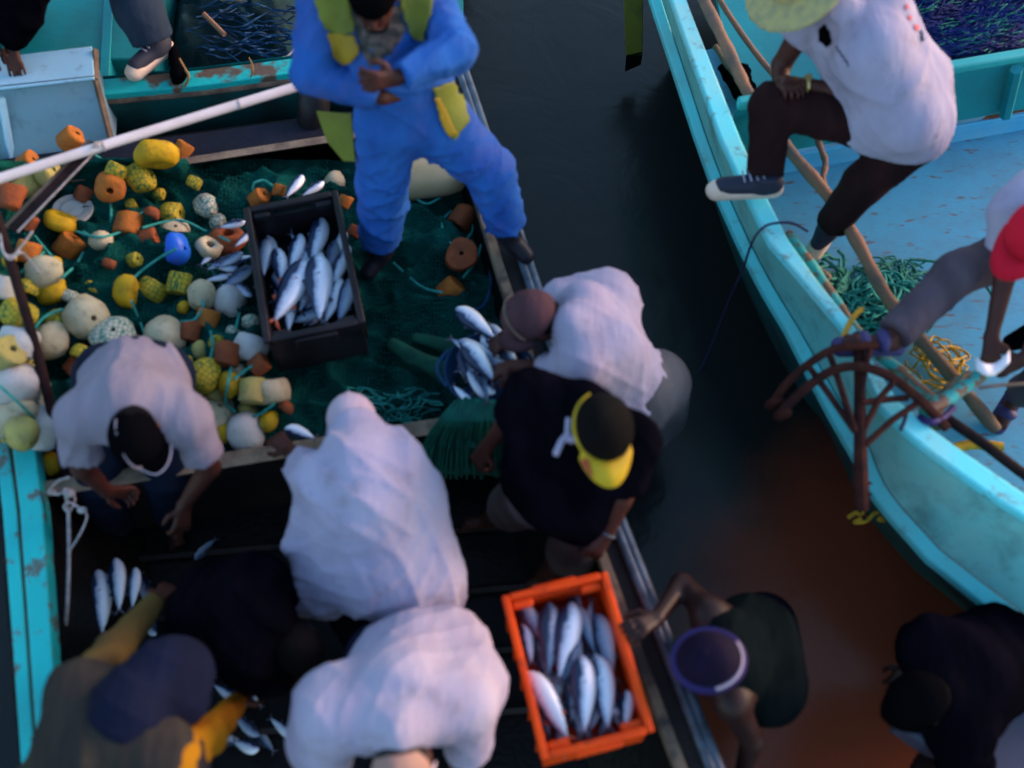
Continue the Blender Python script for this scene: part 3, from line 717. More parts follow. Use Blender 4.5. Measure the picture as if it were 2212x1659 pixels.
# ribs and debris in the well
for i, y in enumerate((1190, 1320, 1450, 1580)):
    a, c = P(140 + i * 8, y + 30, fz + .03), P(1260 + i * 40, y - 70, fz + .03)
    kid(MB().tube([a, c], .022, 6).build('floor_rib', M['dark_wood']))

# ------------------------------------------------------------------ net in the hold
def hz(px, py):
    return (.24 * math.exp(-((py - 350) / 45) ** 2) * max(0.0, min(1.0, (450 - px) / 60)) if py < 470 else 0) + .52 + .24 * math.exp(-(max(px + 20, 0) / 90) ** 2) * max(0.0, min(1.0, (965 - py) / 60)) + .20 * math.exp(-((px - 120) / 330) ** 2 - ((py - 640) / 300) ** 2) + .10 * math.exp(-((px - 500) / 200) ** 2 - ((py - 830) / 130) ** 2) + .05 * math.exp(-((px - 640) / 160) ** 2 - ((py - 430) / 150) ** 2)
nx_, ny_ = 150, 110
vs = []
for b_ in range(ny_ + 1):
    for a_ in range(nx_ + 1):
        u, v = a_ / nx_, b_ / ny_
        top = max(348, 416 - 158 * u + 6) if u > .43 else 346; bot = 1046 - 166 * u
        py = top * (1 - v) + bot * v
        xl, xr = -60 + (118 * max(0, (v - .86) / .14)) , (1016 if py < 380 else along([(1000, 240), (1008, 380), (1072, 590), (1160, 860), (1190, 930)], py)) + 4
        px = xl * (1 - u) + xr * u
        z = hz(px, py)
        q = P(px, py, z)
        f = mnoise.fractal(Vector(q) * 2.6, 1, 2, 5) * .07 + (.5 - abs(mnoise.noise(Vector((q[0] * 3 + q[1] * 2, q[1] * 6 - q[0], 0))))) ** 2 * .36 + (.5 - abs(mnoise.noise(Vector((q[0] * 9 - q[1] * 5, q[1] * 8 + q[0] * 4, 5))))) ** 2 * .13 + mnoise.noise(Vector((q[0] * 30, q[1] * 42, 3))) * .008
        e = min(u, 1 - u, v, 1 - v) * 10
        q = q + np.array([0, 0, f * min(1, e + .2)])
        vs.append(q)
net = MB().add(vs, [(i * (nx_ + 1) + k, (i + 1) * (nx_ + 1) + k, (i + 1) * (nx_ + 1) + k + 1, i * (nx_ + 1) + k + 1) for i in range(ny_) for k in range(nx_)]).build('fishing_net', M['net'], sharp=0)
tag(net, 'dark green fishing net heaped over the whole hold of the net boat', 'fishing net')
NV = np.array(vs)
def onnet(px, py, up=0.0):
    for _ in range(3):
        z = hz(px, py); q = P(px, py, z)
    k = np.argmin(((NV[:, :2] - q[:2]) ** 2).sum(1)); z = NV[k, 2]
    return P(px, py, z + up)

# ------------------------------------------------------------------ floats
def Rmat(yaw, tilt=0.0, roll=0.0):
    return np.array(Matrix.Rotation(yaw, 3, 'Z') @ Matrix.Rotation(tilt, 3, 'Y') @ Matrix.Rotation(roll, 3, 'Z'))
SHAPES = {
    'barrel': [(.20, -.62), (.62, -.62), (.80, -.52), (.88, -.25), (.90, 0), (.88, .25), (.80, .52), (.62, .62), (.20, .62)],
    'drum': [(.18, -.75), (.62, -.75), (.78, -.68), (.82, -.5), (.82, .5), (.78, .68), (.62, .75), (.18, .75)],
    'ring': [(.34, -.42), (.55, -.55), (.80, -.52), (1.0, -.30), (1.06, 0), (1.0, .30), (.80, .52), (.55, .55), (.34, .42)],
    'egg': [(.14, -1.0), (.42, -.92), (.68, -.66), (.82, -.3), (.86, .05), (.78, .42), (.60, .74), (.34, .94), (.12, 1.0)],
    'half': [(.14, -.55), (.70, -.55), (.92, -.48), (.98, -.30), (.90, .10), (.70, .42), (.40, .62), (.14, .66)],
    'dome': [(.14, -.30), (.85, -.30), (1.0, -.22), (1.0, -.08), (.92, .12), (.68, .34), (.36, .46), (.12, .48)]}
def mkfloat(px, py, r, shape, m, yaw, tilt, label, group, sink=.55, lift=0.0):
    c = onnet(px, py, r * sink + lift)
    A = Rmat(math.radians(yaw), math.radians(tilt))
    mb = MB(); mb.lathe([(x * r, z * r) for x, z in SHAPES[shape]], n=22, closed=True)
    rr = random.Random(int(px * 7 + py))
    mb.v = [tuple(np.array(v) * (1 + .20 * mnoise.noise(Vector(v) * (1.1 / r) + Vector((px, py, 0))) + .05 * mnoise.noise(Vector(v) * (3.5 / r) + Vector((py, px, 0))))) for v in mb.v]
    o = mb.build('net_float', M[m], sharp=50)
    o.location = tuple(c); o.rotation_euler = Matrix(A.tolist()).to_euler()
    tag(o, label, 'float', group); return o
K = .0021  # metres to a sight-line unit on the pile
G = dict(o='orange cork net floats', y='yellow net floats', c='cream and white net floats', b='blue net float')
FL = [  # px, py, radius px, shape, material, yaw, tilt, label
 (152, 300, 26, 'drum', 'float_orange', 20, 60, 'orange cork float lying against the foot of the pale blue hatch, under the white pole', 'o'),
 (338, 334, 38, 'ring', 'float_yellow', 95, 62, 'bright yellow ring float at the far edge of the net beside the dark deck plank', 'y'),
 (396, 328, 24, 'drum', 'float_orange', 60, 60, 'orange cork float touching the bright yellow ring float at the far edge', 'o'),
 (303, 385, 34, 'barrel', 'net_yellow', 20, 75, 'yellow float wrapped in green net just below the bright yellow ring float', 'y'),
 (250, 368, 22, 'barrel', 'net_yellow', 60, 60, 'small yellow float half hidden behind the orange float near the pole tie', 'y'),
 (238, 404, 32, 'barrel', 'float_orange', -70, 62, 'orange float with its hole and teal rope facing down, below the pole tie', 'o'),
 (277, 487, 30, 'drum', 'float_orange', 85, 80, 'upright orange cork float in the middle of the teal rope loops', 'o'),
 (322, 512, 20, 'drum', 'float_rust', 10, 80, 'small rust coloured float left of the blue float', 'o'),
 (150, 533, 30, 'drum', 'float_orange', 40, 55, 'orange cork float below the yellow ring lying on the white disc', 'o'),
 (22, 425, 30, 'drum', 'float_rust', 80, 70, 'rust brown float at the left edge behind the dark pole', 'o'),
 (52, 395, 34, 'egg', 'float_pale', 35, 70, 'olive yellow float under the white pole near the left edge', 'y'),
 (104, 374, 28, 'barrel', 'float_pale', 10, 60, 'pale yellow float directly under the middle of the white pole', 'y'),
 (60, 352, 22, 'drum', 'float_orange', 10, 60, 'orange float behind the white pole at the bottom of the hatch front', 'o'),
 (372, 462, 28, 'barrel', 'net_yellow', 0, 80, 'dull yellow float under the net above the blue float', 'y'),
 (344, 420, 15, 'barrel', 'net_yellow', 0, 80, 'tiny yellow float showing through the dark net right of the pole tie', 'y'),
 (285, 445, 16, 'barrel', 'net_yellow', 30, 80, 'small dim yellow float above the upright orange cork float', 'y'),
 (378, 497, 30, 'dome', 'float_cream', 0, 20, 'cream float peeping out behind the blue float', 'c'),
 (219, 521, 22, 'egg', 'float_cream', 10, 85, 'small cream oval float lying between two orange cork floats', 'c'),
 (446, 446, 28, 'egg', 'net_cream', -55, 80, 'pinkish cream float under net left of the black crate', 'c'),
 (493, 516, 34, 'ring', 'float_rust', 70, 20, 'flat rust red float with a rope through its middle against the black crate', 'o'),
 (452, 535, 24, 'ring', 'float_cream', 20, 30, 'small cream ring float between the blue float and the rust red float', 'c'),
 (560, 428, 22, 'drum', 'float_orange', 10, 50, 'orange float under a teal rope loop above the black crate', 'o'),
 (603, 411, 15, 'drum', 'float_orange', 80, 60, 'small orange float beside the fish heads behind the black crate', 'o'),
 (722, 395, 24, 'egg', 'float_cream', 40, 60, 'round cream float between the black crate and the blue trousers', 'c'),
 (745, 435, 16, 'drum', 'float_orange', 60, 60, 'orange float squeezed beside the top right corner of the black crate', 'o'),
 (766, 499, 15, 'drum', 'float_rust', 60, 60, 'dark orange float right of the black crate by the blue trouser leg', 'o'),
 (1000, 470, 30, 'drum', 'float_rust', 60, 70, 'dark rust float by the right gunwale behind the other two', 'o'),
 (998, 554, 34, 'half', 'float_rust', 88, 165, 'rust orange cup shaped float by the right gunwale, middle of three', 'o'),
 (973, 628, 30, 'drum', 'float_orange', 30, 60, 'bright orange float at the end of the rope beside the right gunwale', 'o'),
 (110, 628, 30, 'egg', 'float_yellow', 35, 85, 'lemon shaped yellow float with a pale top beside the dark pole', 'y'),
 (95, 588, 34, 'egg', 'float_cream', 20, 85, 'pale cream float above the lemon shaped yellow float', 'c'),
 (190, 686, 42, 'half', 'float_cream', -30, 55, 'large cream cut off float with an orange lit end on bare green net', 'c'),
 (270, 631, 34, 'half', 'float_yellow', 178, 80, 'bright yellow cup shaped float on the rope from the blue float', 'y'),
 (328, 626, 30, 'barrel', 'net_yellow', 60, 70, 'brownish netted float touching the bright yellow cup shaped float', 'y'),
 (388, 613, 28, 'drum', 'net_yellow', 80, 70, 'yellow netted float below the blue float', 'y'),
 (396, 664, 13, 'egg', 'float_yellow', 80, 80, 'tiny yellow float below the yellow netted float', 'y'),
 (437, 637, 32, 'egg', 'float_cream', 88, 88, 'tall cream float with an orange side, upright left of the black crate', 'c'),
 (498, 651, 36, 'egg', 'float_white', 95, 88, 'tall whitish float beside the lower left side of the black crate', 'c'),
 (448, 694, 26, 'drum', 'float_orange', 80, 80, 'orange float right under the tall cream float', 'o'),
 (411, 718, 24, 'drum', 'float_rust', 80, 75, 'brown float between the big round cream float and an orange one', 'o'),
 (356, 727, 44, 'egg', 'float_cream', -50, 75, 'big pear shaped cream float above the grey shirt', 'c'),
 (244, 722, 40, 'dome', 'net_cream', 0, 20, 'white netted float just above the back of the grey shirt', 'c'),
 (540, 755, 38, 'barrel', 'float_white', 70, 75, 'smooth white float at the lower left corner of the black crate', 'c'),
 (490, 766, 28, 'drum', 'float_rust', 85, 75, 'dark orange float touching the smooth white one below the black crate', 'o'),
 (542, 695, 18, 'egg', 'net_cream', 0, 60, 'small grey white float beside the bottom left corner of the black crate', 'c'),
 (440, 812, 36, 'egg', 'net_yellow', 60, 80, 'large yellow float wrapped in net to the right of the grey shirt', 'y'),
 (430, 757, 18, 'egg', 'float_pale', 90, 85, 'small pale yellow float above the large netted yellow one', 'y'),
 (401, 783, 15, 'barrel', 'net_yellow', 0, 60, 'little yellow float against the shoulder of the grey shirt', 'y'),
 (498, 828, 24, 'egg', 'float_yellow', 80, 85, 'slim yellow float with a teal rope down its side', 'y'),
 (545, 845, 30, 'drum', 'float_pale', 85, 75, 'pale yellow drum float joined to an orange lit white one', 'y'),
 (590, 846, 34, 'barrel', 'float_cream', 100, 60, 'white float with an orange lit side at the right end of the pile', 'c'),
 (582, 910, 20, 'egg', 'float_yellow', 80, 80, 'amber yellow float low beside the right end of the pile', 'y'),
 (535, 885, 20, 'barrel', 'float_pale', 30, 60, 'dim olive float under the pale yellow drum float', 'y'),
 (470, 888, 38, 'dome', 'float_cream', 30, 30, 'wide cream float beside the elbow of the man in the grey shirt', 'c'),
 (532, 935, 40, 'egg', 'float_white', 120, 75, 'large clean white float by the thwart, near the fish in hand', 'c'),
 (482, 935, 20, 'egg', 'float_yellow', 60, 80, 'yellow float under the large clean white one by the thwart', 'y'),
 (42, 742, 40, 'barrel', 'float_white', 80, 75, 'white float with a grey stripe left of the dark pole', 'c'),
 (112, 735, 36, 'egg', 'float_cream', 90, 85, 'rounded cream float just right of the dark pole', 'c'),
 (128, 695, 26, 'barrel', 'net_yellow', 10, 70, 'mustard netted float right of the dark pole, above the rounded cream one', 'y'),
 (40, 680, 34, 'barrel', 'net_yellow', 40, 60, 'patchy yellow netted float at the left edge', 'y'),
 (8, 765, 34, 'drum', 'float_pale', 10, 60, 'pale yellow float cut by the left edge of the picture', 'y'),
 (4, 620, 26, 'drum', 'float_white', 80, 60, 'white float cut by the left edge beside the dark pole', 'c'),
 (28, 832, 46, 'egg', 'float_white', 35, 80, 'long white float lying under a teal rope at the left edge', 'c'),
 (76, 848, 30, 'egg', 'net_cream', 60, 60, 'cream float in green net behind the dark pole', 'c'),
 (96, 925, 44, 'egg', 'float_white', 80, 75, 'big bright white float behind the lower part of the dark pole', 'c'),
 (12, 910, 34, 'egg', 'float_cream', 40, 75, 'cream float resting at the top of the teal gunwale', 'c'),
 (48, 935, 34, 'egg', 'float_pale', -45, 80, 'pale yellow float hanging over the teal gunwale', 'y'),
 (110, 1003, 24, 'egg', 'float_yellow', 90, 80, 'yellow float at the foot of the dark pole by the rope knot', 'y'),
 (62, 480, 18, 'drum', 'float_rust', 50, 60, 'dark brown float under the sloping brown stick', 'o'),
 (115, 570, 18, 'egg', 'float_yellow', 10, 80, 'yellow float tucked under an orange one near the pole lashing', 'y'),
 (60, 545, 26, 'drum', 'float_orange', 70, 60, 'light orange float by the white cord at the pole lashing', 'o'),
 (290, 562, 16, 'barrel', 'net_yellow', 0, 60, 'faint yellow float deep under the net left of the blue float', 'y'),
 (160, 790, 20, 'drum', 'float_rust', 40, 70, 'brown float between the dark pole and the grey shirt', 'o'),
 (20, 560, 14, 'egg', 'float_yellow', 40, 60, 'small amber float behind the lashing at the left edge', 'y'),
 (560, 790, 22, 'drum', 'float_rust', 30, 70, 'rusty float wedged below the smooth white float', 'o'),
 (465, 850, 20, 'barrel', 'float_pale', 70, 70, 'pale yellow float right of the large netted yellow one', 'y'),
 (515, 800, 18, 'half', 'float_cream', 20, 60, 'small cream cut off float above the slim yellow one', 'c'),
 (505, 720, 18, 'barrel', 'net_cream', 50, 70, 'grey netted float between the tall whitish float and the smooth white one', 'c'),
 (466, 740, 16, 'egg', 'net_yellow', 50, 70, 'little dull yellow float above the dark orange one', 'y'),
 (620, 880, 16, 'half', 'float_rust', 50, 70, 'rust brown float at the far right tip of the pile', 'o'),
 (60, 620, 22, 'half', 'net_yellow', 70, 70, 'ochre netted float just right of the dark pole near the lashing', 'y'),
 (150, 640, 18, 'barrel', 'net_cream', 70, 70, 'small greyish float beside the lemon shaped yellow float', 'c'),
 (200, 620, 15, 'barrel', 'net_yellow', 70, 70, 'tiny ochre float showing through bare net above the large cut off float', 'y'),
 (235, 570, 14, 'barrel', 'float_rust', 70, 70, 'tiny brown float showing through the net under the cream oval float', 'o'),
 (175, 760, 20, 'half', 'net_yellow', 70, 70, 'ochre float above the grey shirt and right of the rounded cream one', 'y'),
 (60, 790, 24, 'half', 'float_pale', 10, 60, 'pale yellow cut float between two long white ones at the left', 'y'),
 (50, 880, 26, 'half', 'float_cream', 60, 60, 'cream cut off float left of the big bright white one', 'c'),
 (20, 960, 22, 'barrel', 'float_pale', 60, 60, 'pale yellow float lowest on the teal gunwale', 'y'),
 (180, 420, 20, 'drum', 'float_rust', 60, 70, 'dark rust float between the brown strut and the hanging orange float', 'o'),
 (420, 395, 17, 'barrel', 'net_yellow', 60, 70, 'dim ochre float under the net below the far orange float', 'y'),
 (330, 460, 17, 'half', 'float_rust', 60, 70, 'rusty cut float right of the upright orange cork float', 'o'),
 (470, 480, 18, 'egg', 'net_cream', 60, 70, 'greyish float under net by the top left corner of the black crate', 'c'),
]
for (px, py, r, sh, m_, yaw, tilt, lab, g) in FL:
    mkfloat(px, py, r * .00235 * (1 - (py - 600) * .00012) , sh, m_, yaw, tilt, lab, G[g])
bf = mkfloat(386, 537, 40 * .0019, 'dome', 'float_blue', -12, 68, 'shiny cobalt blue float on a teal rope in the middle of the net', None)
# white perforated disc with a yellow ring on it
c = onnet(158, 455, .05); A = Rmat(.3, .15)
mb = MB(); mb.lathe([(.004, .0), (.085, .0), (.092, .008), (.085, .016), (.004, .012)], n=32, A=A, c=c); disc = mb.build('white_disc', M['float_white'])
mb = MB()
for k in range(40):
    for q in range(3):
        a = k * 2 * math.pi / 40 + q * .08; mb.tube([c + A @ np.array([math.cos(a) * (.05 + q * .012), math.sin(a) * (.05 + q * .012), .013]), c + A @ np.array([math.cos(a) * (.056 + q * .012), math.sin(a) * (.056 + q * .012), .0175])], .0018, 5)
mb.build('perforation', M['grey_rail'], disc)
tag(disc, 'round white perforated disc under a yellow ring float in the net', 'disc')
mkfloat(130, 480, 38 * .0019, 'ring', 'float_yellow', 60, 55, 'plump yellow ring float lying on the white perforated disc', G['y'], sink=1.2)

# ropes among the floats
def rope(name, pts, r, m, label, cat='rope', onn=True, group=None, up=.03, sub=6):
    q = [onnet(p[0], p[1], up + (p[2] if len(p) > 2 else 0)) for p in pts] if onn else PP(pts)
    o = MB().tube(smooth_path(q, sub), r, 6).build(name, M[m]); tag(o, label, cat, group); return o
RG = 'teal head ropes strung through the floats'
for pts, lab in (
    ([(205, 335), (232, 352), (243, 375)], 'short teal rope end hanging from the pole tie'),
    ([(238, 430), (240, 460, .02), (238, 490), (228, 510), (205, 515), (180, 500)], 'teal rope curling from an orange float to the yellow ring'),
    ([(165, 500), (210, 512, .03), (262, 500, .03), (285, 470, .02), (335, 450), (300, 470)], 'teal rope crossing the upright orange cork float'),
    ([(308, 492, .03), (360, 478, .03), (400, 478, .03), (440, 497, .03), (495, 520, .05)], 'long teal rope running into the rust red float'),
    ([(380, 537, .08), (340, 560, .05), (300, 590, .05), (276, 615, .06)], 'teal rope from the blue float to the bright yellow cup float'),
    ([(284, 650, .05), (300, 690, .04), (318, 735, .04)], 'teal rope leading down from the bright yellow cup float'),
    ([(75, 510), (100, 540, .03), (130, 575, .05)], 'teal rope beside the pole lashing'),
    ([(95, 545), (70, 565), (45, 590)], 'short teal rope behind the dark pole'),
    ([(135, 600, .04), (165, 570, .03), (180, 545)], 'teal rope leaving the lemon shaped float'),
    ([(0, 790, .03), (50, 745, .05), (90, 690, .05), (130, 670, .03), (160, 668, .03)], 'teal rope sweeping from the left edge to the large cream cut off float'),
    ([(545, 410), (550, 395, .04), (570, 390, .05), (590, 402, .03)], 'teal rope loop behind the black crate'),
    ([(430, 640, .06), (440, 660, .06), (420, 690, .04), (390, 695, .03)], 'teal rope wrapped round the tall cream float'),
    ([(520, 665, .03), (512, 700, .03), (508, 720)], 'teal rope beside the tall whitish float'),
    ([(455, 715, .03), (460, 745, .05), (455, 775, .04)], 'teal rope between the orange float and the netted yellow one'),
    ([(500, 790, .05), (492, 830, .07), (488, 870, .04), (510, 890, .03)], 'teal rope running down past the slim yellow float'),
    ([(520, 905, .04), (560, 895, .05), (592, 872, .04)], 'teal rope under the orange lit white float'),
    ([(505, 820, .06), (530, 800, .05), (545, 790, .03)], 'short teal rope below the smooth white float'),
    ([(-5, 830, .07), (40, 870, .09), (75, 905, .08)], 'teal rope across the long white float'),
    ([(60, 905, .06), (75, 935, .05), (95, 955, .05)], 'teal rope beside the big bright white float'),
    ([(440, 560, .02), (470, 600, .02), (490, 635, .02)], 'thin teal rope below the small cream ring float'),
    ([(850, 568), (880, 595, .01), (915, 622, .01), (955, 632, .03)], 'teal rope across open net to the bright orange float'),
    ([(975, 455, .02), (955, 480, .01), (965, 515, .01), (990, 530), (1020, 500), (1015, 470, .02)], 'green rope looped round the dark rust float'),
    ([(885, 420), (920, 440), (950, 428)], 'green rope by the cream jug'),
    ([(1000, 600, .02), (1012, 585, .02), (1030, 560, .01), (1042, 520, .01)], 'rope from the bright orange float along the gunwale'),
):
    rope('head_rope', pts, .0062, 'rope_teal', lab, group=RG)
rope('blue_rope', [(1035, 480), (1050, 540), (1060, 610), (1045, 660), (1010, 670)], .008, 'net_bluedark', 'dark blue rope lying along the inside of the right gunwale')
# tangle of teal twine by the thwart
rnd = random.Random(4)
mb = MB()
for k in range(26):
    x, y = rnd.uniform(745, 930), rnd.uniform(850, 915); a = rnd.uniform(0, 6.3); pts = []
    for i in range(8):
        pts.append(onnet(x, y, rnd.uniform(.01, .06))); a = math.atan2(880 - y, 840 - x) + rnd.uniform(-.4, .4) if (abs(x - 840) > 100 or abs(y - 880) > 32) else a + rnd.uniform(-1.1, 1.1); x += math.cos(a) * 24; y += math.sin(a) * 13
    mb.tube(smooth_path(pts, 5), .0035, 5)
tag(mb.build('rope_tangle', M['rope_teal']), 'tangle of loose teal twine on the net just above the thwart', 'rope')
# lighter roll of net
mb = MB()
L = [cone(P(850, 745, .62), P(950, 800, .64), .035, .04, .03), cone(P(950, 800, .64), P(1000, 830, .62), .04, .05, .03), cone(P(900, 730, .6), P(980, 750, .6), .03, .04, .03)]
nr = imesh('net_roll', L, .009, mat('net_mid', (0.006, 0.085, 0.05), .9, (0.004, .05, .035), 9, .4, .7, .5, 120), fold=.012, ffreq=14, seed=3); tag(nr, 'lighter green roll of net lying on the dark net beside the fish basket', 'fishing net')
# net bundle pulled over the thwart beside the basket
mb = MB(); rnd = random.Random(8)
for k in range(150):
    u = k / 149; j_ = rnd.uniform(-1, 1)
    p = [P(985 + 80 * u + j_ * 6, 872 - 10 * math.sin(u * 3.1) + j_ * 6, .80 + rnd.uniform(-.01, .02)), P(955 + 130 * u + j_ * 5, 905 + j_ * 5, .83 + .03 * math.sin(u * 3.1)),
         P(925 + 170 * u + j_ * 6, 950 + rnd.uniform(-6, 6), .66 + rnd.uniform(-.02, .02)), P(910 + 195 * u + j_ * 12, 1010 + rnd.uniform(-25, 25), .42)]
    mb.tube(smooth_path(p, 4), .0045, 4)
tag(mb.build('net_bundle', M['net_light']), 'bright green bunch of net pulled over the thwart between basket and black shirted man', 'fishing net')
L = [cone(P(1000, 880, .79), P(1060, 880, .79), .035, .04, .03), cone(P(990, 905, .78), P(1060, 905, .78), .04, .05, .03), cone(P(960, 950, .62), P(1060, 950, .62), .03, .04, .04), cone(P(940, 1000, .38), P(1080, 1000, .38), .05, .06, .1)]
imesh('fold', L, .01, M['rope_green'], COL.objects['net_bundle'], fold=.01, ffreq=16, seed=5)
# ------------------------------------------------------------------ crates
def crate(name, corners, z, depth, m, label, wall=.010, rim=.0125, ribs=True):
    """corners: far-left, far-right, near-right, near-left of the rim on the sight lines"""
    q = [P(x, y, z) for x, y in corners]; c = sum(q) / 4
    ux = nrm((q[1] - q[0]) + (q[2] - q[3])); uy = nrm((q[0] - q[3]) + (q[1] - q[2])); uy = nrm(uy - ux * (ux @ uy)); uz = np.cross(ux, uy)
    LX = (np.linalg.norm(q[1] - q[0]) + np.linalg.norm(q[2] - q[3])) / 2; LY = (np.linalg.norm(q[0] - q[3]) + np.linalg.norm(q[1] - q[2])) / 2
    root = empty(name, c - uz * depth); R = np.stack([ux, uy, uz], 1); root.rotation_euler = Matrix(R.tolist()).to_euler()
    tag(root, label, 'crate')
    ix, iy = LX / 2 - rim, LY / 2 - rim
    mb = MB()
    mb.box((0, 0, .008), 2 * ix, 2 * iy, .016)
    for s in (-1, 1):
        mb.box((s * (ix - wall / 2), 0, depth / 2 + .006), wall, 2 * iy, depth - .020)
        mb.box((0, s * (iy - wall / 2), depth * .40), 2 * ix - 2 * wall, wall, depth * .76)
        for k in (-1, 1): mb.box((k * (ix - wall - .05), s * (iy - wall / 2), depth * .87), .10, wall, depth * .18)
    mb.build('shell', m, root, bevel=.003)
    def bar(n, cx, cy, sx, sy, sz=.022, zz=None, mm=None):
        return MB().box((cx, cy, (depth - sz / 2) if zz is None else zz), sx, sy, sz).build(n, mm or m, root, bevel=.006)
    for s in (-1, 1):
        bar('rim', s * (LX / 2 - rim), 0, rim * 2.1, LY - .004, .024)
        bar('rim', 0, s * (LY / 2 - rim), LX - rim * 4.2 - .002, rim * 2.1, .021)
        for k in (-1, 1):
            bar('corner_block', k * (LX / 2 - rim * 2 - .042), s * (LY / 2 - rim * 2 - .015), .072, .028, .03, depth - .030)
        bar('handle', 0, s * (LY / 2 + .004), LX * .42, .020, .05, depth - .045)
        if ribs:
            for k in range(5): bar('rib', s * (ix + .006), (k - 2) * LY * .19, .012, .012, depth * .75, depth * .42)
    return root, c, ux, uy, uz, LX, LY
OZ = 1.02
oc = crate('fish_crate', [(1076, 1287), (1302, 1234), (1424, 1577), (1178, 1641)], OZ, .24, M['orange_plastic'], 'bright orange plastic crate half full of silver fish, standing on the right gunwale')
BZ = .98
bc = crate('fish_crate', [(516, 446), (724, 414), (794, 690), (580, 743)], BZ, .27, M['black_plastic'], 'black plastic crate of silver fish standing on the green net', wall=.012, rim=.014)

# ------------------------------------------------------------------ fish
def fish_mesh():
    n, mm = 26, 16; vs = []; fs = []
    for i in range(n + 1):
        t = i / n; x = .5 - t * .90
        w = (math.sin(math.pi * min(1, t ** .66 * .98)) ** .95) if 0 < t < 1 else 0
        hgt = .135 * w + (.012 if t > .1 else .004); th = .085 * w + .008
        if t > .9: hgt = max(.014, hgt * .8)
        for k in range(mm):
            a = 2 * math.pi * k / mm; vs.append((x, hgt * math.cos(a) * (1.0 if math.cos(a) > 0 else 1.05), th * math.sin(a)))
    for i in range(n):
        for k in range(mm): fs.append((i * mm + k, i * mm + (k + 1) % mm, (i + 1) * mm + (k + 1) % mm, (i + 1) * mm + k))
    fs += [tuple(range(mm))[::-1], tuple(n * mm + k for k in range(mm))]
    return vs, fs
def flat(mb, pts, t=.006):
    b = [(x, y, -t) for x, y in pts]; tp = [(x, y, t) for x, y in pts]; return mb.hexa(b, tp)
def make_fish(mat_, fin):
    v, f = fish_mesh(); o = MB().add(v, f).build('fish', mat_, sharp=0)
    t = MB(); flat(t, [(-.36, 0.012), (-.50, .115), (-.455, 0.02), (-.36, -.012)][::-1]); flat(t, [(-.36, 0.012), (-.455, -.02), (-.50, -.115), (-.36, -.012)][::-1]); t.build('tail_fin', fin, o, sharp=0)
    flat(MB(), [(.16, .125), (.12, .175), (.05, .138), (.0, .13)][::-1]).build('back_fin', fin, o, sharp=0); flat(MB(), [(-.08, .11), (-.13, .15), (-.17, .09)][::-1]).build('rear_fin', fin, o, sharp=0); flat(MB(), [(-.10, -.11), (-.15, -.15), (-.19, -.085)]).build('belly_fin', fin, o, sharp=0)
    p = MB(); p.add([(.27, .01, .072), (.16, -.02, .098), (.14, .01, .095), (.26, .03, .075)], [(0, 1, 2, 3)]); p.build('side_fin', fin, o, sharp=0)
    for s in (-1, 1):
        e = MB(); e.ell((.405, .022, .038 * s), (.014, .014, .008), nu=10, nv=6); e.build('eye', M['black'], o)
    g = MB(); g.tube([(.31 + .035 * math.cos(a), .085 * math.sin(a), .086 * math.cos(a * .9) ** .5 * .9) for a in np.linspace(-1.0, 1.0, 8)], .0028, 4); g.build('gill', fin, o)
    return o
PROTO = [make_fish(M['fish'], M['fish_fin']), make_fish(M['fish_blue'], M['fish_fin']), make_fish(M['fish'], M['fish_fin_red'])]
used = [False] * 3
def fish(x1, y1, x2, y2, z, label, group, kind=0, roll=0.0, z2=None, w=1.0):
    w *= 1.08
    """head at x1,y1, tail at x2,y2"""
    a = np.array(P(x1, y1, z)); b_ = np.array(P(x2, y2, z if z2 is None else z2)); L = np.linalg.norm(a - b_)
    if not used[kind]: o = PROTO[kind]; used[kind] = True
    else:
        o = PROTO[kind].copy(); COL.objects.link(o)
        for ch in PROTO[kind].children:
            c_ = ch.copy(); COL.objects.link(c_); c_.parent = o
    x = nrm(a - b_); zz = nrm(CC - a) * .35 + np.array([0, 0, .65]); y = nrm(np.cross(zz, x)); zz = np.cross(x, y)
    R = Matrix(np.stack([x, y, zz], 1).tolist()) @ Matrix.Rotation(math.radians(roll), 3, 'X')
    o.rotation_euler = R.to_euler(); o.location = tuple((a + b_) / 2); o.scale = (L, L * w, L * w)
    tag(o, label, 'fish', group); return o
g = 'fish in the black crate'
zb = BZ - .13
for a in [
    (575, 515, 560, 620, zb - .02, 'fish at the far left of the black crate, dark backed', 1, -25),
    (598, 535, 612, 625, zb, 'pale fish second from the left wall of the black crate', 0, 20),
    (650, 505, 625, 590, zb - .01, 'small silver fish high in the middle of the black crate', 0, 0),
    (697, 470, 672, 575, zb, 'silver fish nearest the far end of the black crate', 0, 10),
    (722, 520, 712, 590, zb - .02, 'bluish fish by the far right wall of the black crate', 1, 10),
    (663, 560, 585, 708, zb + .03, 'large silver fish with red tail slanting to the near left corner of the black crate', 2, 10),
    (687, 548, 690, 705, zb + .045, 'large silver fish lying lengthwise in the centre of the black crate', 0, 5),
    (745, 545, 715, 625, zb + .01, 'short silver fish above the right hand pair in the black crate', 0, 0),
    (735, 600, 700, 705, zb, 'slim fish right of the large central fish in the black crate', 0, -15),
    (758, 600, 730, 705, zb + .01, 'dull pinkish fish along the right wall of the black crate', 1, -10),
    (620, 560, 590, 660, zb - .045, 'dark fish underneath at the left side of the black crate', 1, 0),
    (720, 660, 615, 700, zb - .05, 'dark fish lying crosswise at the near end of the black crate', 1, 0),
    (640, 600, 700, 680, zb - .06, 'fish buried under the two large ones in the black crate', 1, 0),
]: fish(*a[:5], a[5], g, a[6], a[7])
g = 'fish on the net round the black crate'
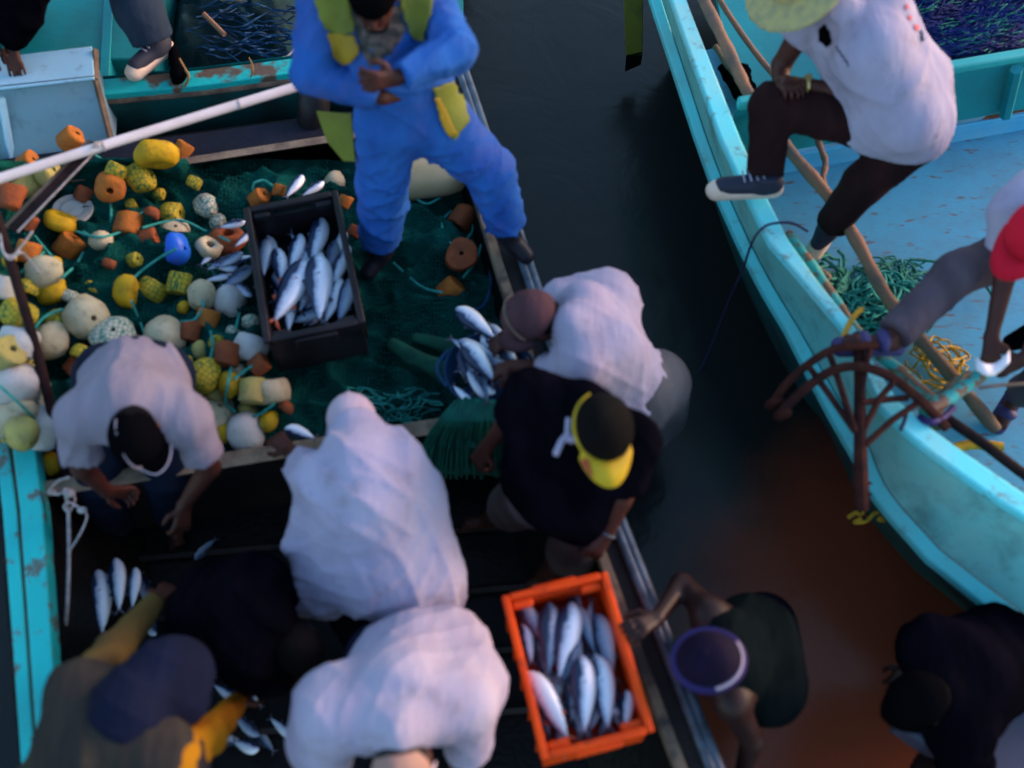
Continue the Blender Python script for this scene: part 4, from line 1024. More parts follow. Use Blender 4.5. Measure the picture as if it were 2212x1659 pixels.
for a in [
    (655, 378, 615, 430, .74, 'fish with raised head behind the far end of the black crate', 0, 0),
    (700, 392, 650, 425, .73, 'fish beside the round cream float behind the black crate', 0, 10),
    (525, 545, 465, 580, .74, 'dark fish tucked under the left wall of the black crate', 1, 0),
    (545, 575, 475, 625, .72, 'dark long fish below another at the left wall of the black crate', 1, 20),
    (545, 640, 500, 605, .70, 'blackish fish beside the lower left wall of the black crate', 1, 0),
    (530, 478, 470, 492, .74, 'slim silver fish above the rust red float left of the black crate', 0, 30),
    (545, 500, 505, 535, .72, 'silver fish tail end between rust red float and black crate', 0, 0),
    (515, 580, 450, 570, .72, 'small dark fish by the small cream ring float', 1, 0),
]: fish(*a[:5], a[5], g, a[6], a[7])
# basket of fish at the right gunwale
ctr = P(1050, 785, .84)
bk = empty('basket', ctr - [0, 0, .2]); tag(bk, 'blue rimmed round basket heaped with silver fish beside the right gunwale', 'basket')
MB().lathe([(.0, .0), (.13, .0), (.172, .15), (.168, .15), (.125, .012), (0, .012)], n=30).build('tub', M['blue_plastic'], bk)
mb = MB(); mb.tube([(math.cos(a) * .174, math.sin(a) * .174, .154) for a in np.linspace(0, 2 * math.pi, 33)], .007, 8, caps=False); mb.build('rim', M['net_bluedark'], bk)
for s in (0, math.pi):
    MB().tube([(math.cos(s + a) * (.176 + .03 * math.cos(a * 2.2) ** 2), math.sin(s + a) * .18, .16) for a in np.linspace(-.5, .5, 8)], .008, 6).build('handle', M['net_bluedark'], bk)
g = 'fish in and over the blue rimmed basket'
for a in [
    (985, 665, 1075, 735, .84, 'large silver fish above the basket pointing to the upper left', 0, 0, 1.1),
    (1000, 740, 1075, 830, .87, 'large white bellied fish heaped in the middle of the basket', 0, 5, 1.15),
    (1035, 740, 1105, 830, .84, 'dark backed fish right of the white bellied one in the basket', 1, 0, 1.0),
    (1075, 735, 1125, 800, .85, 'fish under the brown capped head in the basket', 0, 10, 1.0),
    (1070, 850, 985, 795, .83, 'blue silver fish low across the near side of the basket', 0, 0, 1.0),
    (1030, 875, 975, 830, .80, 'small pale fish at the near lip of the basket', 0, 0, 1.0),
    (1110, 830, 1060, 790, .80, 'fish half hidden by the black sleeve at the basket', 1, 0, 1.0),
    (1055, 700, 1105, 770, .80, 'fish underneath at the far side of the basket', 1, 0, 1.0),
    (1020, 800, 1090, 815, .77, 'fish buried lowest in the basket', 1, 0, 1.0),
]: fish(*a[:5], a[5], g, a[6], a[7], w=a[8])
g = 'fish in the orange crate'
zo = OZ - .12
for a in [
    (1130, 1345, 1150, 1440, zo, 'pale silver fish by the left wall of the orange crate', 0, 10),
    (1187, 1300, 1185, 1470, zo + .02, 'grey blue fish lengthwise left of centre in the orange crate', 1, 25),
    (1237, 1300, 1205, 1480, zo + .03, 'silver fish beside the grey blue one in the orange crate', 0, 0),
    (1225, 1400, 1190, 1310, zo, 'fish with white head in the upper middle of the orange crate', 0, 0),
    (1250, 1375, 1210, 1485, zo + .025, 'blue backed fish ending mid crate in the orange crate', 1, 30),
    (1240, 1305, 1290, 1420, zo - .01, 'dark fish by the far right corner of the orange crate', 1, 0),
    (1290, 1325, 1325, 1480, zo, 'dark long fish against the right wall of the orange crate', 1, -20),
    (1140, 1450, 1235, 1610, zo + .04, 'long silver fish with dark red back slanting along the near left of the orange crate', 2, -25),
    (1258, 1415, 1262, 1600, zo + .05, 'large white silver fish in the near middle of the orange crate', 0, 10),
    (1292, 1415, 1315, 1590, zo + .035, 'silver fish right of the large white one in the orange crate', 0, 0),
    (1355, 1490, 1350, 1590, zo + .01, 'small pale fish in the near right corner of the orange crate', 0, -10),
    (1150, 1490, 1190, 1600, zo - .02, 'dark fish in the near left corner of the orange crate', 1, 0),
    (1270, 1330, 1235, 1400, zo - .03, 'small dark fish deep at the far end of the orange crate', 1, 0),
    (1210, 1450, 1290, 1560, zo - .04, 'fish lying underneath in the middle of the orange crate', 1, 0),
    (1330, 1500, 1290, 1600, zo - .03, 'fish underneath near the right wall of the orange crate', 1, 0),
    (1160, 1340, 1200, 1420, zo - .03, 'fish underneath near the left wall of the orange crate', 1, 0),
]: fish(*a[:5], a[5], g, a[6], a[7])
g = 'loose fish in the working well'
for a in [
    (212, 1230, 222, 1380, .40, 'left one of three bright fish held together in the well', 0, 10, 1.0),
    (250, 1205, 258, 1330, .42, 'middle one of three bright fish held together in the well', 0, 0, .9),
    (293, 1225, 285, 1320, .42, 'right one of three bright fish held together in the well', 0, -10, .9),
    (615, 925, 685, 948, .80, 'silver fish in the hand reaching over the thwart', 0, 0, 1.3),
    (505, 1480, 530, 1530, .2, 'small dull fish on the floor beside the orange sleeve', 1, 0, 1.0),
    (560, 1590, 500, 1540, .2, 'dull fish on the black floor left of the white shirts', 1, 0, 1.0),
    (600, 1500, 540, 1480, .22, 'teal glinting fish touching the lower white shirt', 0, 0, 1.0),
    (640, 1420, 560, 1430, .2, 'dark fish on the floor between the two white shirts', 1, 0, 1.0),
    (560, 1620, 500, 1600, .2, 'pale spotted fish at the bottom of the well', 0, 0, 1.4),
    (200, 1180, 150, 1270, .16, 'dark fish near the hanging grey rope', 1, 0, 1.0),
    (420, 1210, 470, 1160, .16, 'dark fish under the arm of the man in the grey shirt', 1, 0, 1.0),
]: fish(*a[:5], a[5], g, a[6], a[7], w=a[8])

# the rest of the catch, packed below and between
rr = random.Random(31)
def pack(n, quad, z, label, group, dirn, L):
    for k in range(n):
        u, v = (k % 4 + rr.uniform(.2, .8)) / 4, (k // 4 + rr.uniform(.1, .9)) / max(1, (n + 3) // 4)
        c_ = [quad[0][i] * (1 - u) * (1 - v) + quad[1][i] * u * (1 - v) + quad[2][i] * u * v + quad[3][i] * (1 - u) * v for i in (0, 1)]
        a_ = dirn + rr.uniform(-.55, .55) + (math.pi if rr.random() < .35 else 0); l_ = L * rr.uniform(.85, 1.1) / 2
        fish(c_[0] + math.cos(a_) * l_, c_[1] + math.sin(a_) * l_, c_[0] - math.cos(a_) * l_, c_[1] - math.sin(a_) * l_, z + rr.uniform(-.03, .02), label, group, rr.choice((0, 0, 1)), rr.uniform(-35, 35), w=rr.uniform(.8, 1.05))
pack(14, [(580, 545), (745, 520), (760, 660), (615, 690)], BZ - .16, 'fish packed between and under the top layer in the black crate', 'fish in the black crate', -1.75, 100)
pack(24, [(1135, 1350), (1290, 1320), (1350, 1550), (1200, 1590)], OZ - .135, 'fish packed between and under the top layer in the orange crate', 'fish in the orange crate', -1.75, 125)
pack(10, [(1000, 730), (1085, 715), (1110, 830), (1010, 850)], .84, 'fish packed between and under the top layer in the basket', 'fish in and over the blue rimmed basket', -2.3, 100)
pack(8, [(160, 1260), (330, 1180), (340, 1330), (170, 1400)], .17, 'dim fish scattered on the black floor of the well at the left', 'loose fish in the working well', 1.2, 100)
pack(8, [(480, 1480), (620, 1440), (620, 1600), (500, 1640)], .17, 'dim fish scattered on the black floor between amber sleeve and white shirt', 'loose fish in the working well', .6, 80)
pack(6, [(440, 545), (520, 530), (530, 640), (470, 640)], .70, 'dark fish jumbled against the left wall of the black crate', 'fish on the net round the black crate', -.6, 75)

# ------------------------------------------------------------------ jug, fender
c = onnet(940, 368, .10)
A = Rmat(0.15, 1.45)
jug = MB().lathe([(0, -.19), (.09, -.185), (.125, -.15), (.13, .05), (.12, .11), (.07, .155), (.035, .17), (.035, .20), (0, .20)], A=A, c=c, n=26).build('jug', M['jug'])
tag(jug, 'cream plastic jug lying on the net behind the legs of the man in blue', 'jug')
MB().lathe([(0, .20), (.042, .20), (.042, .235), (0, .235)], A=A, c=c, n=20).build('cap', M['float_rust'], jug)
MB().tube([c + A @ np.array(p) for p in ((.11, 0, .06), (.17, 0, .05), (.17, 0, -.06), (.12, 0, -.08))], .012, 8).build('handle', M['jug'], jug)
MB().tube(PP([(890, 318, .80), (897, 345, .76)]), .014, 8).build('spout', M['driftwood'], jug)
fd = MB(); c = P(678, 228, .78); A = np.array(Matrix.Rotation(math.radians(-25), 3, 'X') @ Matrix.Rotation(math.radians(12), 3, 'Y'))
fd = MB().lathe([(0, -.13), (.055, -.125), (.075, -.09), (.078, .05), (.062, .085), (.052, .085)], A=A, c=c, n=24).build('fender', M['black_plastic'])
tag(fd, 'small black rubber fender with an orange end standing beside the man in blue', 'fender')
MB().lathe([(.0, .080), (.052, .080), (.050, .098), (.016, .10), (.014, .07), (0, .07)], A=A, c=c, n=24).build('end_plug', M['float_rust'], fd)

# ------------------------------------------------------------------ poles of the net boat
def pole(name, pts, r, m, label, cat='pole', sub=4, seg=10, r2=None, wob=0.0):
    q = smooth_path(PP(pts), sub); n = len(q); rr = random.Random(hash(label) % 999 if False else len(label))
    rs = [(r + ((r2 if r2 is not None else r) - r) * i / (n - 1)) * (1 + wob * math.sin(i * 1.7 + rr.random())) for i in range(n)]
    o = MB().tube(q, rs, seg).build(name, M[m], sharp=60); tag(o, label, cat); return o
wp = pole('bamboo_pole', [(-60, 405, 1.30), (200, 322, 1.27), (450, 245, 1.23), (704, 168, 1.20)], .021, 'white_pole', 'long pale pinkish white pole slanting over the floats at the upper left', sub=8)
for x, y, z in ((223, 316, 1.267), (515, 226, 1.222), (650, 185, 1.205), (-10, 390, 1.29)):
    a, d = P(x, y, z), nrm(P(704, 168, 1.2) - P(200, 322, 1.27)); MB().tube([a - d * .004, a + d * .004], .0222, 12).build('joint', M['rope_grey'], wp)
st = MB(); a, b_ = P(28, 498, 1.22), P(208, 312, 1.245); x = nrm(b_ - a); y = nrm(np.cross((0, 0, 1), x)); R = np.stack([x, y, np.cross(x, y)], 1)
tag(st.box((a + b_) / 2, np.linalg.norm(b_ - a), .05, .018, R).build('wooden_strut', M['dark_pole'], bevel=.003), 'short sloping brown strut tied under the white pole', 'strut')
st = COL.objects['wooden_strut']
MB().box((a + b_) / 2 + y * .033, np.linalg.norm(b_ - a), .016, .016, R).build('edge_strip', M['worn_wood'], st)
MB().tube([a - y * .03 + [0, 0, .01], b_ - y * .03 + [0, 0, .01]], .004, 6).build('cord', M['rope_grey'], st)
dp = pole('dark_pole', [(-12, 455, 1.35), (30, 590, 1.18), (90, 800, .92), (150, 1052, .62)], .020, 'dark_pole', 'dark brown stanchion leaning down from the white pole to the thwart', sub=4)
mb = MB()
mb.tube(smooth_path(PP([(0, 505, 1.33), (8, 545, 1.3), (28, 552, 1.28), (48, 530, 1.26), (70, 500, 1.25)]), 5), .005, 6)
mb.tube(smooth_path(PP([(-5, 525, 1.31), (20, 560, 1.29), (45, 545, 1.27), (62, 560, 1.2), (85, 590, 1.1)]), 5), .005, 6)
tag(mb.build('lashing', M['rope_grey']), 'pale cord lashing where the dark stanchion meets the brown strut', 'rope')
mb = MB()
for k in range(5): mb.tube(smooth_path(PP([(200 + k * 3, 318, 1.30), (207 + k * 3, 308, 1.285), (214 + k * 3, 322, 1.24), (203 + k * 2, 330, 1.25)]), 4), .004, 5)
tag(mb.build('lashing', M['rope_grey']), 'pale cord lashing that ties the strut to the white pole', 'rope')
mb = MB()
mb.tube(smooth_path(PP([(140, 1055, .78), (145, 1080, .77), (148, 1110, .74), (149, 1200, .70), (146, 1300, .66), (140, 1370, .55), (138, 1440, .3)]), 6), .0075, 6)
mb.tube(smooth_path(PP([(150, 1030, .80), (125, 1040, .79), (108, 1060, .78), (125, 1068, .77), (150, 1058, .78), (162, 1080, .77), (150, 1105, .77), (138, 1095, .77), (150, 1085, .79), (175, 1100, .78), (188, 1115, .77), (175, 1150, .74), (150, 1190, .70)]), 6), .005, 6)
mb.ell(P(178, 1102, .78), (.02, .014, .014)); mb.ell(P(150, 1066, .79), (.024, .018, .016)); mb.ell(P(112, 1062, .77), (.018, .014, .014))
tag(mb.build('mooring_rope', M['rope_grey']), 'pale grey rope knotted at the foot of the dark stanchion and hanging into the well', 'rope')

# ------------------------------------------------------------------ pale blue hatch (upper left)
hb = empty('hatch_cover', P(120, 330, .6)); tag(hb, 'pale blue wooden deck hatch with a sloping front and brown edge at the upper left', 'hatch')
def kidh(o): return kid(o, hb)
z1, z0 = 1.02, .66
T = [(-40, 190, z1), (204, 163, z1), (199, 100, z1), (-40, 128, z1)]
tb = PP([(-40, 190, z1 - .05), (204, 163, z1 - .05), (199, 100, z1 - .05), (-40, 128, z1 - .05)])
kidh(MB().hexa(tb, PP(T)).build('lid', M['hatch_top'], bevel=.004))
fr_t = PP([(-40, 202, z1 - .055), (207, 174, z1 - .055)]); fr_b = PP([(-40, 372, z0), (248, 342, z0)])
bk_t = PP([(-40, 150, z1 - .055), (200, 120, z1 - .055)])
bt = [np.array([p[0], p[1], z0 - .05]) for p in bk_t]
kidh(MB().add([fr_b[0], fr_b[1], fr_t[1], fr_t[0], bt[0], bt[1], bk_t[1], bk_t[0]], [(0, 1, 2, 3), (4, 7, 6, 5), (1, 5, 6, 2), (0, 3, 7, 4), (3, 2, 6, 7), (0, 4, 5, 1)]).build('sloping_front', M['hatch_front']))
a, b_ = P(206, 108, z1 + .002), P(207, 172, z1 - .045); c = P(250, 340, z0 + .01)
kidh(MB().tube([a, b_], .016, 4).build('edge_batten', M['worn_wood'])); kidh(MB().tube([b_, c], .016, 4).build('edge_batten', M['worn_wood']))
kidh(MB().tube(PP([(2, 210, z1 - .05), (28, 352, z0 + .01)]), .02, 4).build('white_batten', M['hatch_top']))
kidh(MB().tube(PP([(-40, 196, z1 + .0), (203, 169, z1 + .0)]), .008, 6).build('lid_lip', M['hatch_top']))
# what carries the hatch: a low locker of the second boat
# ------------------------------------------------------------------ second boat (behind, upper left)
boatB = empty('rowing_boat', P(400, 120, 0) * [1, 1, 0]); tag(boatB, 'second boat behind with peeling turquoise gunwale, partly cut off at the top left', 'boat')
bz = .80
def kb(o): return kid(o, boatB)
g0, g1 = [(-60, 226, bz), (230, 204, bz), (440, 184, bz), (645, 156, bz), (1000, 90, bz)], [(-60, 192, bz), (230, 170, bz), (440, 150, bz), (645, 124, bz), (1000, 60, bz)]
mb = MB(); strip(mb, PP(g1), PP(g0), .06); kb(mb.build('gunwale', M['teal_peel'], bevel=.005))
mb = MB(); mb.tube([p - [0, 0, .05] for p in PP(g0)], .016, 8); kb(mb.build('rub_strip', M['worn_wood']))
top = [p - np.array([0, .015, .055]) for p in PP(g0)]
vs = []; 
for r_ in range(5):
    for p in top: vs.append(p + np.array([0, .30 * (r_ / 4) ** 1.3, -.95 * r_ / 4]))
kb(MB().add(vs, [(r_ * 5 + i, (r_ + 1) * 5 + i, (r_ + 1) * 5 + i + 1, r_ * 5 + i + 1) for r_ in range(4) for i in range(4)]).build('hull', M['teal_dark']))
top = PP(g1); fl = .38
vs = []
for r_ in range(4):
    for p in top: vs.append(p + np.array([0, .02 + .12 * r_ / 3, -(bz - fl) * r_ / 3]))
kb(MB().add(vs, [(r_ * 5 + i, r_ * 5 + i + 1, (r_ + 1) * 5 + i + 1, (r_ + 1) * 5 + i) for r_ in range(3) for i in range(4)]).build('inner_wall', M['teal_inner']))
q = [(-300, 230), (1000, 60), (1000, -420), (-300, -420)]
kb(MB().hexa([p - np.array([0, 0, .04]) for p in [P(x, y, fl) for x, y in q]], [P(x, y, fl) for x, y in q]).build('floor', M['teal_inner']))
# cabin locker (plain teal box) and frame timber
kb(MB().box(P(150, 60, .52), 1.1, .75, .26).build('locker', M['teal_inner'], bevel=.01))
kb(MB().box(P(240, 60, .60), .05, .9, .12, np.array(Matrix.Rotation(.15, 3, 'Z'))).build('frame_timber', M['aqua_inner'], bevel=.004))
# dark nets in the second boat
rnd = random.Random(2)
vs = []; nx2, ny2 = 60, 40
for b2 in range(ny2 + 1):
    for a2 in range(nx2 + 1):
        px = 345 + (640 - 345) * a2 / nx2 + 8; py = -60 + 205 * b2 / ny2 - 15 * a2 / nx2
        q = P(px, py, .56); e = min(a2, nx2 - a2, b2, ny2 - b2) / 10
        q[2] = .42 + min(1, e) * (.16 + mnoise.fractal(Vector(q) * 3, 1, 2, 4) * .13 + .05 * abs(mnoise.noise(Vector((q[0] * 14, q[1] * 9, 0)))))
        vs.append(q)
nb = MB().add(vs, [(i * (nx2 + 1) + k, (i + 1) * (nx2 + 1) + k, (i + 1) * (nx2 + 1) + k + 1, i * (nx2 + 1) + k + 1) for i in range(ny2) for k in range(nx2)]).build('fishing_net', M['net_dark'], sharp=0)
tag(nb, 'near black net with blue strands heaped in the second boat at the top', 'fishing net')
mb = MB()
for k in range(60):
    x, y = rnd.uniform(400, 630), rnd.uniform(10, 125); a = rnd.uniform(-.4, .4); pts = []
    for i in range(6): pts.append(P(x, y, .66 + rnd.uniform(-.03, .03))); x += 16; y += math.sin(a) * 12; a += rnd.uniform(-.7, .7)
    mb.tube(smooth_path(pts, 4), .005, 4)
mb.build('blue_strands', M['net_bluedark'], nb)
c = P(500, -28, .66); MB_ = MB().ell(c, (.13, .11, .09)); tag(MB_.build('cream_container', M['float_cream']), 'cream float cut by the top edge above the dark nets', 'float')
mb = MB(); mb.tube(smooth_path(PP([(650, 40, .75), (655, 60, .74), (650, 85, .72), (625, 118, .72), (608, 125, .72)]), 5), .005, 6); mb.ell(P(650, 45, .75), (.02, .02, .015))
tag(mb.build('frayed_line', M['rope_grey']), 'pale knotted line on the dark nets beside the blue sleeve', 'rope')
for pts, lab in (([(388, 128, .85), (400, 150, .86), (408, 165, .85), (400, 185, .80), (388, 203, .74)], 'tan cord tied round the peeling gunwale, nearer the hatch'),
                 ([(538, 125, .84), (545, 140, .85), (546, 155, .84), (538, 172, .78), (528, 185, .74)], 'thin tan cord round the peeling gunwale, nearer the man in blue')):
    tag(MB().tube(smooth_path(PP(pts), 5), .007 if 'nearer the hatch' in lab else .004, 6).build('cord', M['rope_tan']), lab, 'rope')
tag(MB().tube(PP([(440, 30, .78), (485, 75, .74)]), .014, 8).build('wooden_stick', M['driftwood']), 'short reddish stick lying on the dark nets', 'stick')
tag(imesh('rag', [cone(P(372, 100, .83), P(385, 160, .84), .03, .035, .03), cone(P(385, 160, .84), P(380, 190, .76), .035, .02, .03)], .01, M['black'], fold=.008, ffreq=15, seed=9), 'black rag hung over the peeling gunwale', 'rag')

# ------------------------------------------------------------------ turquoise boat (right)
boatC = empty('panga_boat', P(2000, 600, 0) * [1, 1, 0]); tag(boatC, 'turquoise fibreglass boat on the right with pale blue floor and poles along its side', 'boat')
def kc(o): return kid(o, boatC)
rz, lz = 1.0, .62
NR = 40
def res(line, z, n=NR):
    q = smooth_path([np.array(P(x, y, z)) for x, y in line], 10); q = np.array(q)
    d = np.r_[0, np.cumsum(np.linalg.norm(np.diff(q, axis=0), axis=1))]; t = np.linspace(0, d[-1], n)
    return [np.array([np.interp(u, d, q[:, i]) for i in range(3)]) for u in t]
def corr(lines, z, n=14):
    """resample matching pieces so that outer, side and rim stay in step"""
    out = []
    for seg in lines: s_ = res(seg, z, n); out += s_ if not out else s_[1:]
    return out
Ro = corr([[(1440, -60), (1452, 0), (1556, 293)], [(1556, 293), (1610, 410), (1661, 518)], [(1661, 518), (1742, 612), (1822, 707)], [(1822, 707), (1862, 790), (1905, 880)], [(1905, 880), (1990, 958), (2158, 1080)], [(2158, 1080), (2300, 1165), (2440, 1240)]], rz)
Ri = corr([[(1470, -60), (1484, 0), (1598, 293)], [(1598, 293), (1650, 410), (1704, 518)], [(1704, 518), (1772, 612), (1845, 702)], [(1845, 702), (1892, 790), (1942, 866)], [(1942, 866), (2040, 945), (2208, 1062)], [(2208, 1062), (2340, 1140), (2480, 1215)]], rz)
Lo = corr([[(1388, -60), (1406, 0), (1502, 293)], [(1502, 293), (1545, 410), (1593, 518)], [(1593, 518), (1640, 612), (1696, 707)], [(1696, 707), (1780, 870), (1848, 990)], [(1848, 990), (1892, 1076), (2006, 1209)], [(2006, 1209), (2212, 1370), (2440, 1520)]], lz)
Li = corr([[(1412, -60), (1430, 0), (1526, 293)], [(1526, 293), (1570, 410), (1618, 518)], [(1618, 518), (1668, 612), (1726, 707)], [(1726, 707), (1812, 860), (1876, 960)], [(1876, 960), (1922, 1060), (2030, 1185)], [(2030, 1185), (2232, 1340), (2460, 1490)]], lz + .02)
n_ = len(Ro)
mb = MB(); strip(mb, Ri, Ro, .05); kc(mb.build('rim', M['aqua_rim'], bevel=.008))
def skin(A, Bq, m, name, bulge=0.0, rows=8):
    vs = []; k = len(A)
    for r_ in range(rows + 1):
        t = r_ / rows
        for a, b2 in zip(A, Bq): vs.append(a * (1 - t) + b2 * t - np.array([0, 0, bulge * math.sin(math.pi * t)]))
    return kc(MB().add(vs, [(r_ * k + i, (r_ + 1) * k + i, (r_ + 1) * k + i + 1, r_ * k + i + 1) for r_ in range(rows) for i in range(k - 1)]).build(name, m, sharp=0))
skin([a - [0, 0, .045] for a in Ro], Li, M['aqua_side'], 'hull_side', .03)
mb = MB(); strip(mb, Li, Lo, .05); kc(mb.build('spray_rail', M['aqua_rail'], bevel=.008))
und = [np.array([p[0], p[1], 0]) + nrm(np.array([q[0] - p[0], q[1] - p[1], 0])) * .34 + np.array([0, 0, -.2]) for p, q in zip(Lo, Li)]
skin([p - [0, 0, .04] for p in Lo], und, M['teal_dark'], 'hull_bottom', .0)
inn = [p + nrm(np.array([p[0] - q[0], p[1] - q[1], 0])) * .10 + np.array([0, 0, -(rz - .44)]) for p, q in zip(Ri, Ro)]
skin([p - [0, 0, .045] for p in Ri], inn, M['aqua_inner'], 'inner_wall')
fzc = .45
fl_ = [np.array([p[0], p[1], fzc]) for p in inn] + [P(2700, 1250, fzc), P(2700, -200, fzc)]
kc(MB().hexa([p - [0, 0, .03] for p in fl_], fl_).build('floor', M['blue_floor'], smooth=False))
# bulkhead, ledge and net bin
bz1, bz0 = 1.02, .62
bl, br = (1596, 226), (2520, 68)
def bulk(off_y, z): return [P(bl[0], bl[1] + off_y, z), P(br[0], br[1] + off_y, z)]
a, b_ = bulk(0, bz1)
mb = MB(); mb.hexa([a - [0, 0, .05], b_ - [0, 0, .05], b_ + [0, .055, -.05], a + [0, .055, -.05]], [a, b_, b_ + [0, .055, 0], a + [0, .055, 0]]); kc(mb.build('bulkhead_cap', mat('aqua_cap', (0.035, 0.42, 0.42), .45, (0.02, 0.34, 0.36), 4, .4, .7), bevel=.012))
l0, l1 = P(1690, 312, bz0), P(2560, 152, bz0)
m0, m1 = P(1600, 366, bz0), P(2560, 192, bz0)
mb = MB(); a2, b2 = a + [0, .006, -.05], b_ + [0, .006, -.05]; w0 = np.array([a2[0], a2[1], bz0]); w1 = np.array([b2[0], b2[1], bz0])
kc(mb.hexa([w0, w1, w1 + [0, .03, 0], w0 + [0, .03, 0]], [a2, b2, b2 + [0, .03, 0], a2 + [0, .03, 0]]).build('bulkhead', M['aqua_inner']))
e0, e1 = P(1640, 350, bz0 - .02), P(2560, 185, bz0 - .02)
kc(MB().hexa([e0 - [0, 0, .06], e1 - [0, 0, .06], w1 - [0, 0, .08], w0 - [0, 0, .08]], [e0, e1, w1 - [0, 0, .02], w0 - [0, 0, .02]]).build('ledge', M['blue_ledge'], bevel=.006))
kc(MB().hexa([np.array([e0[0], e0[1] + .02, fzc - .02]), np.array([e1[0], e1[1] + .02, fzc - .02]), np.array([e1[0], e1[1] + .05, fzc - .02]), np.array([e0[0], e0[1] + .05, fzc - .02])], [np.array([e0[0], e0[1] + .02, bz0 - .082]), np.array([e1[0], e1[1] + .02, bz0 - .082]), np.array([e1[0], e1[1] + .05, bz0 - .082]), np.array([e0[0], e0[1] + .05, bz0 - .082])]).build('riser', M['blue_ledge']))
kc(MB().tube(PP([(2196, 150, .98), (2172, 250, .64)]), .03, 6).build('bulkhead_rib', M['aqua_inner']))
# worn patch on the ledge where paint has come off
pz = bz0 - .0165
kc(MB().add(PP([(2110, 236, pz), (2128, 226, pz), (2175, 214, pz), (2240, 203, pz), (2240, 236, pz), (2185, 246, pz), (2150, 256, pz), (2120, 259, pz), (2138, 244, pz)]), [tuple(range(9))[::-1]]).build('bare_patch', M['brown_peel'], smooth=False))
# nets in the bin
mb = MB(); mg = MB(); rnd = random.Random(6)
for k in range(520):
    u = rnd.random(); x0 = rnd.uniform(1850, 2240); y0 = rnd.uniform(-25, 125) - (x0 - 2050) * .12
    pts = []; a_ = rnd.uniform(-.55, -.05)
    for i in range(12):
        f_ = min(1.0, max(0.0, (x0 - 1870) / 150))
        pts.append(P(x0, y0, .66 + .20 * f_ * (0.6 + .4 * math.sin(x0 * .02 + y0 * .03)) + rnd.uniform(-.015, .015)))
        x0 += math.cos(a_) * 13; y0 += math.sin(a_) * 13; a_ += rnd.uniform(-.16, .16) + .10 * math.sin(k * .7 + i * .5)
        y0 = min(y0, 120 - (x0 - 2050) * .14)
    (mb if k % 5 else mg).tube(smooth_path(pts, 3), rnd.uniform(.003, .0055), 4)
bn = mb.build('net_pile', M['net_blue']); tag(bn, 'royal blue and green netting piled in the bin of the turquoise boat', 'fishing net', kind='thing')
mg.build('green_strands', M['rope_green'], bn)
imesh('net_heap', [ball(P(2110, 70, .58), (.42, .22, .12), None, .05), ball(P(2250, 40, .58), (.5, .28, .15), None, .05), ball(P(2000, 60, .56), (.25, .12, .08), None, .05)], .02, M['net_blue'], bn, fold=.04, ffreq=10, seed=2)
# inner stringer and poles
def stick(name, pts, r, m, label, wob=.08, r2=None, cat='pole'):
    return pole(name, pts, r, m, label, cat, 5, 10, r2, wob)
stick('peeled_rail', [(1700, 505, .86), (1760, 585, .86), (1830, 690, .86), (1880, 750, .86), (1960, 815, .86), (2030, 880, .84)], .026, 'turq_peel', 'stringer with flaking turquoise paint just inside the rim', cat='rail')
stick('branch_pole', [(1500, -40, 1.0), (1545, 50, 1.0), (1590, 145, .98), (1622, 210, .96), (1700, 318, .93), (1790, 425, .90), (1850, 520, .86), (1905, 625, .82), (1960, 700, .78), (2050, 805, .70), (2152, 928, .56)], .029, 'driftwood', 'long knobbly driftwood pole running the length of the turquoise boat', .10)
stick('branch_pole', [(1533, -40, .88), (1570, 25, .88), (1625, 105, .86), (1690, 185, .84)], .015, 'driftwood', 'thin straight wooden pole beside the long knobbly one at the top', .05)
stick('forked_branch', [(1752, 262, .80), (1772, 318, .80), (1783, 352, .79), (1778, 392, .80), (1795, 440, .84)], .015, 'driftwood', 'crooked thin branch between the legs of the man in brown trousers', .12, cat='branch')
stick('short_branch', [(2020, 925, .80), (2032, 870, .80), (2060, 830, .78), (2095, 812, .74)], .022, 'driftwood', 'pale forked branch stub near the anchor', .1, cat='branch')
stick('painted_stick', [(1995, 893, .98), (2060, 852, .98), (2140, 795, .96)], .028, 'turq_peel', 'short turquoise painted stick crossing the driftwood pole', .05, cat='stick')
stick('iron_pipe', [(2036, 898, .93), (2120, 955, .92), (2220, 1030, .90), (2330, 1100, .9)], .022, 'dark_pole', 'dark iron pipe inside the near rim of the turquoise boat', .0, cat='pipe')
stick('cross_bar', [(2060, 968, .62), (2105, 960, .62), (2165, 966, .62)], .022, 'rope_yellow', 'short mustard crossbar under the dark pipe', .0, cat='bar')
stick('grey_log', [(1732, 560, .72), (1762, 585, .72), (1790, 605, .72)], .028, 'pale_wood', 'pale stub of wood beside the flaking stringer', .1, cat='log')
stick('grey_cable', [(1573, 250, .9), (1590, 290, .86), (1605, 350, .8)], .008, 'rope_grey', 'grey cable hanging inside the rim behind the brown trousers', 0, cat='cable')
stick('thin_branch', [(1545, 100, .8), (1570, 140, .8), (1605, 180, .8)], .014, 'driftwood', 'thin dark branch under the driftwood pole near the top', .1, cat='branch')
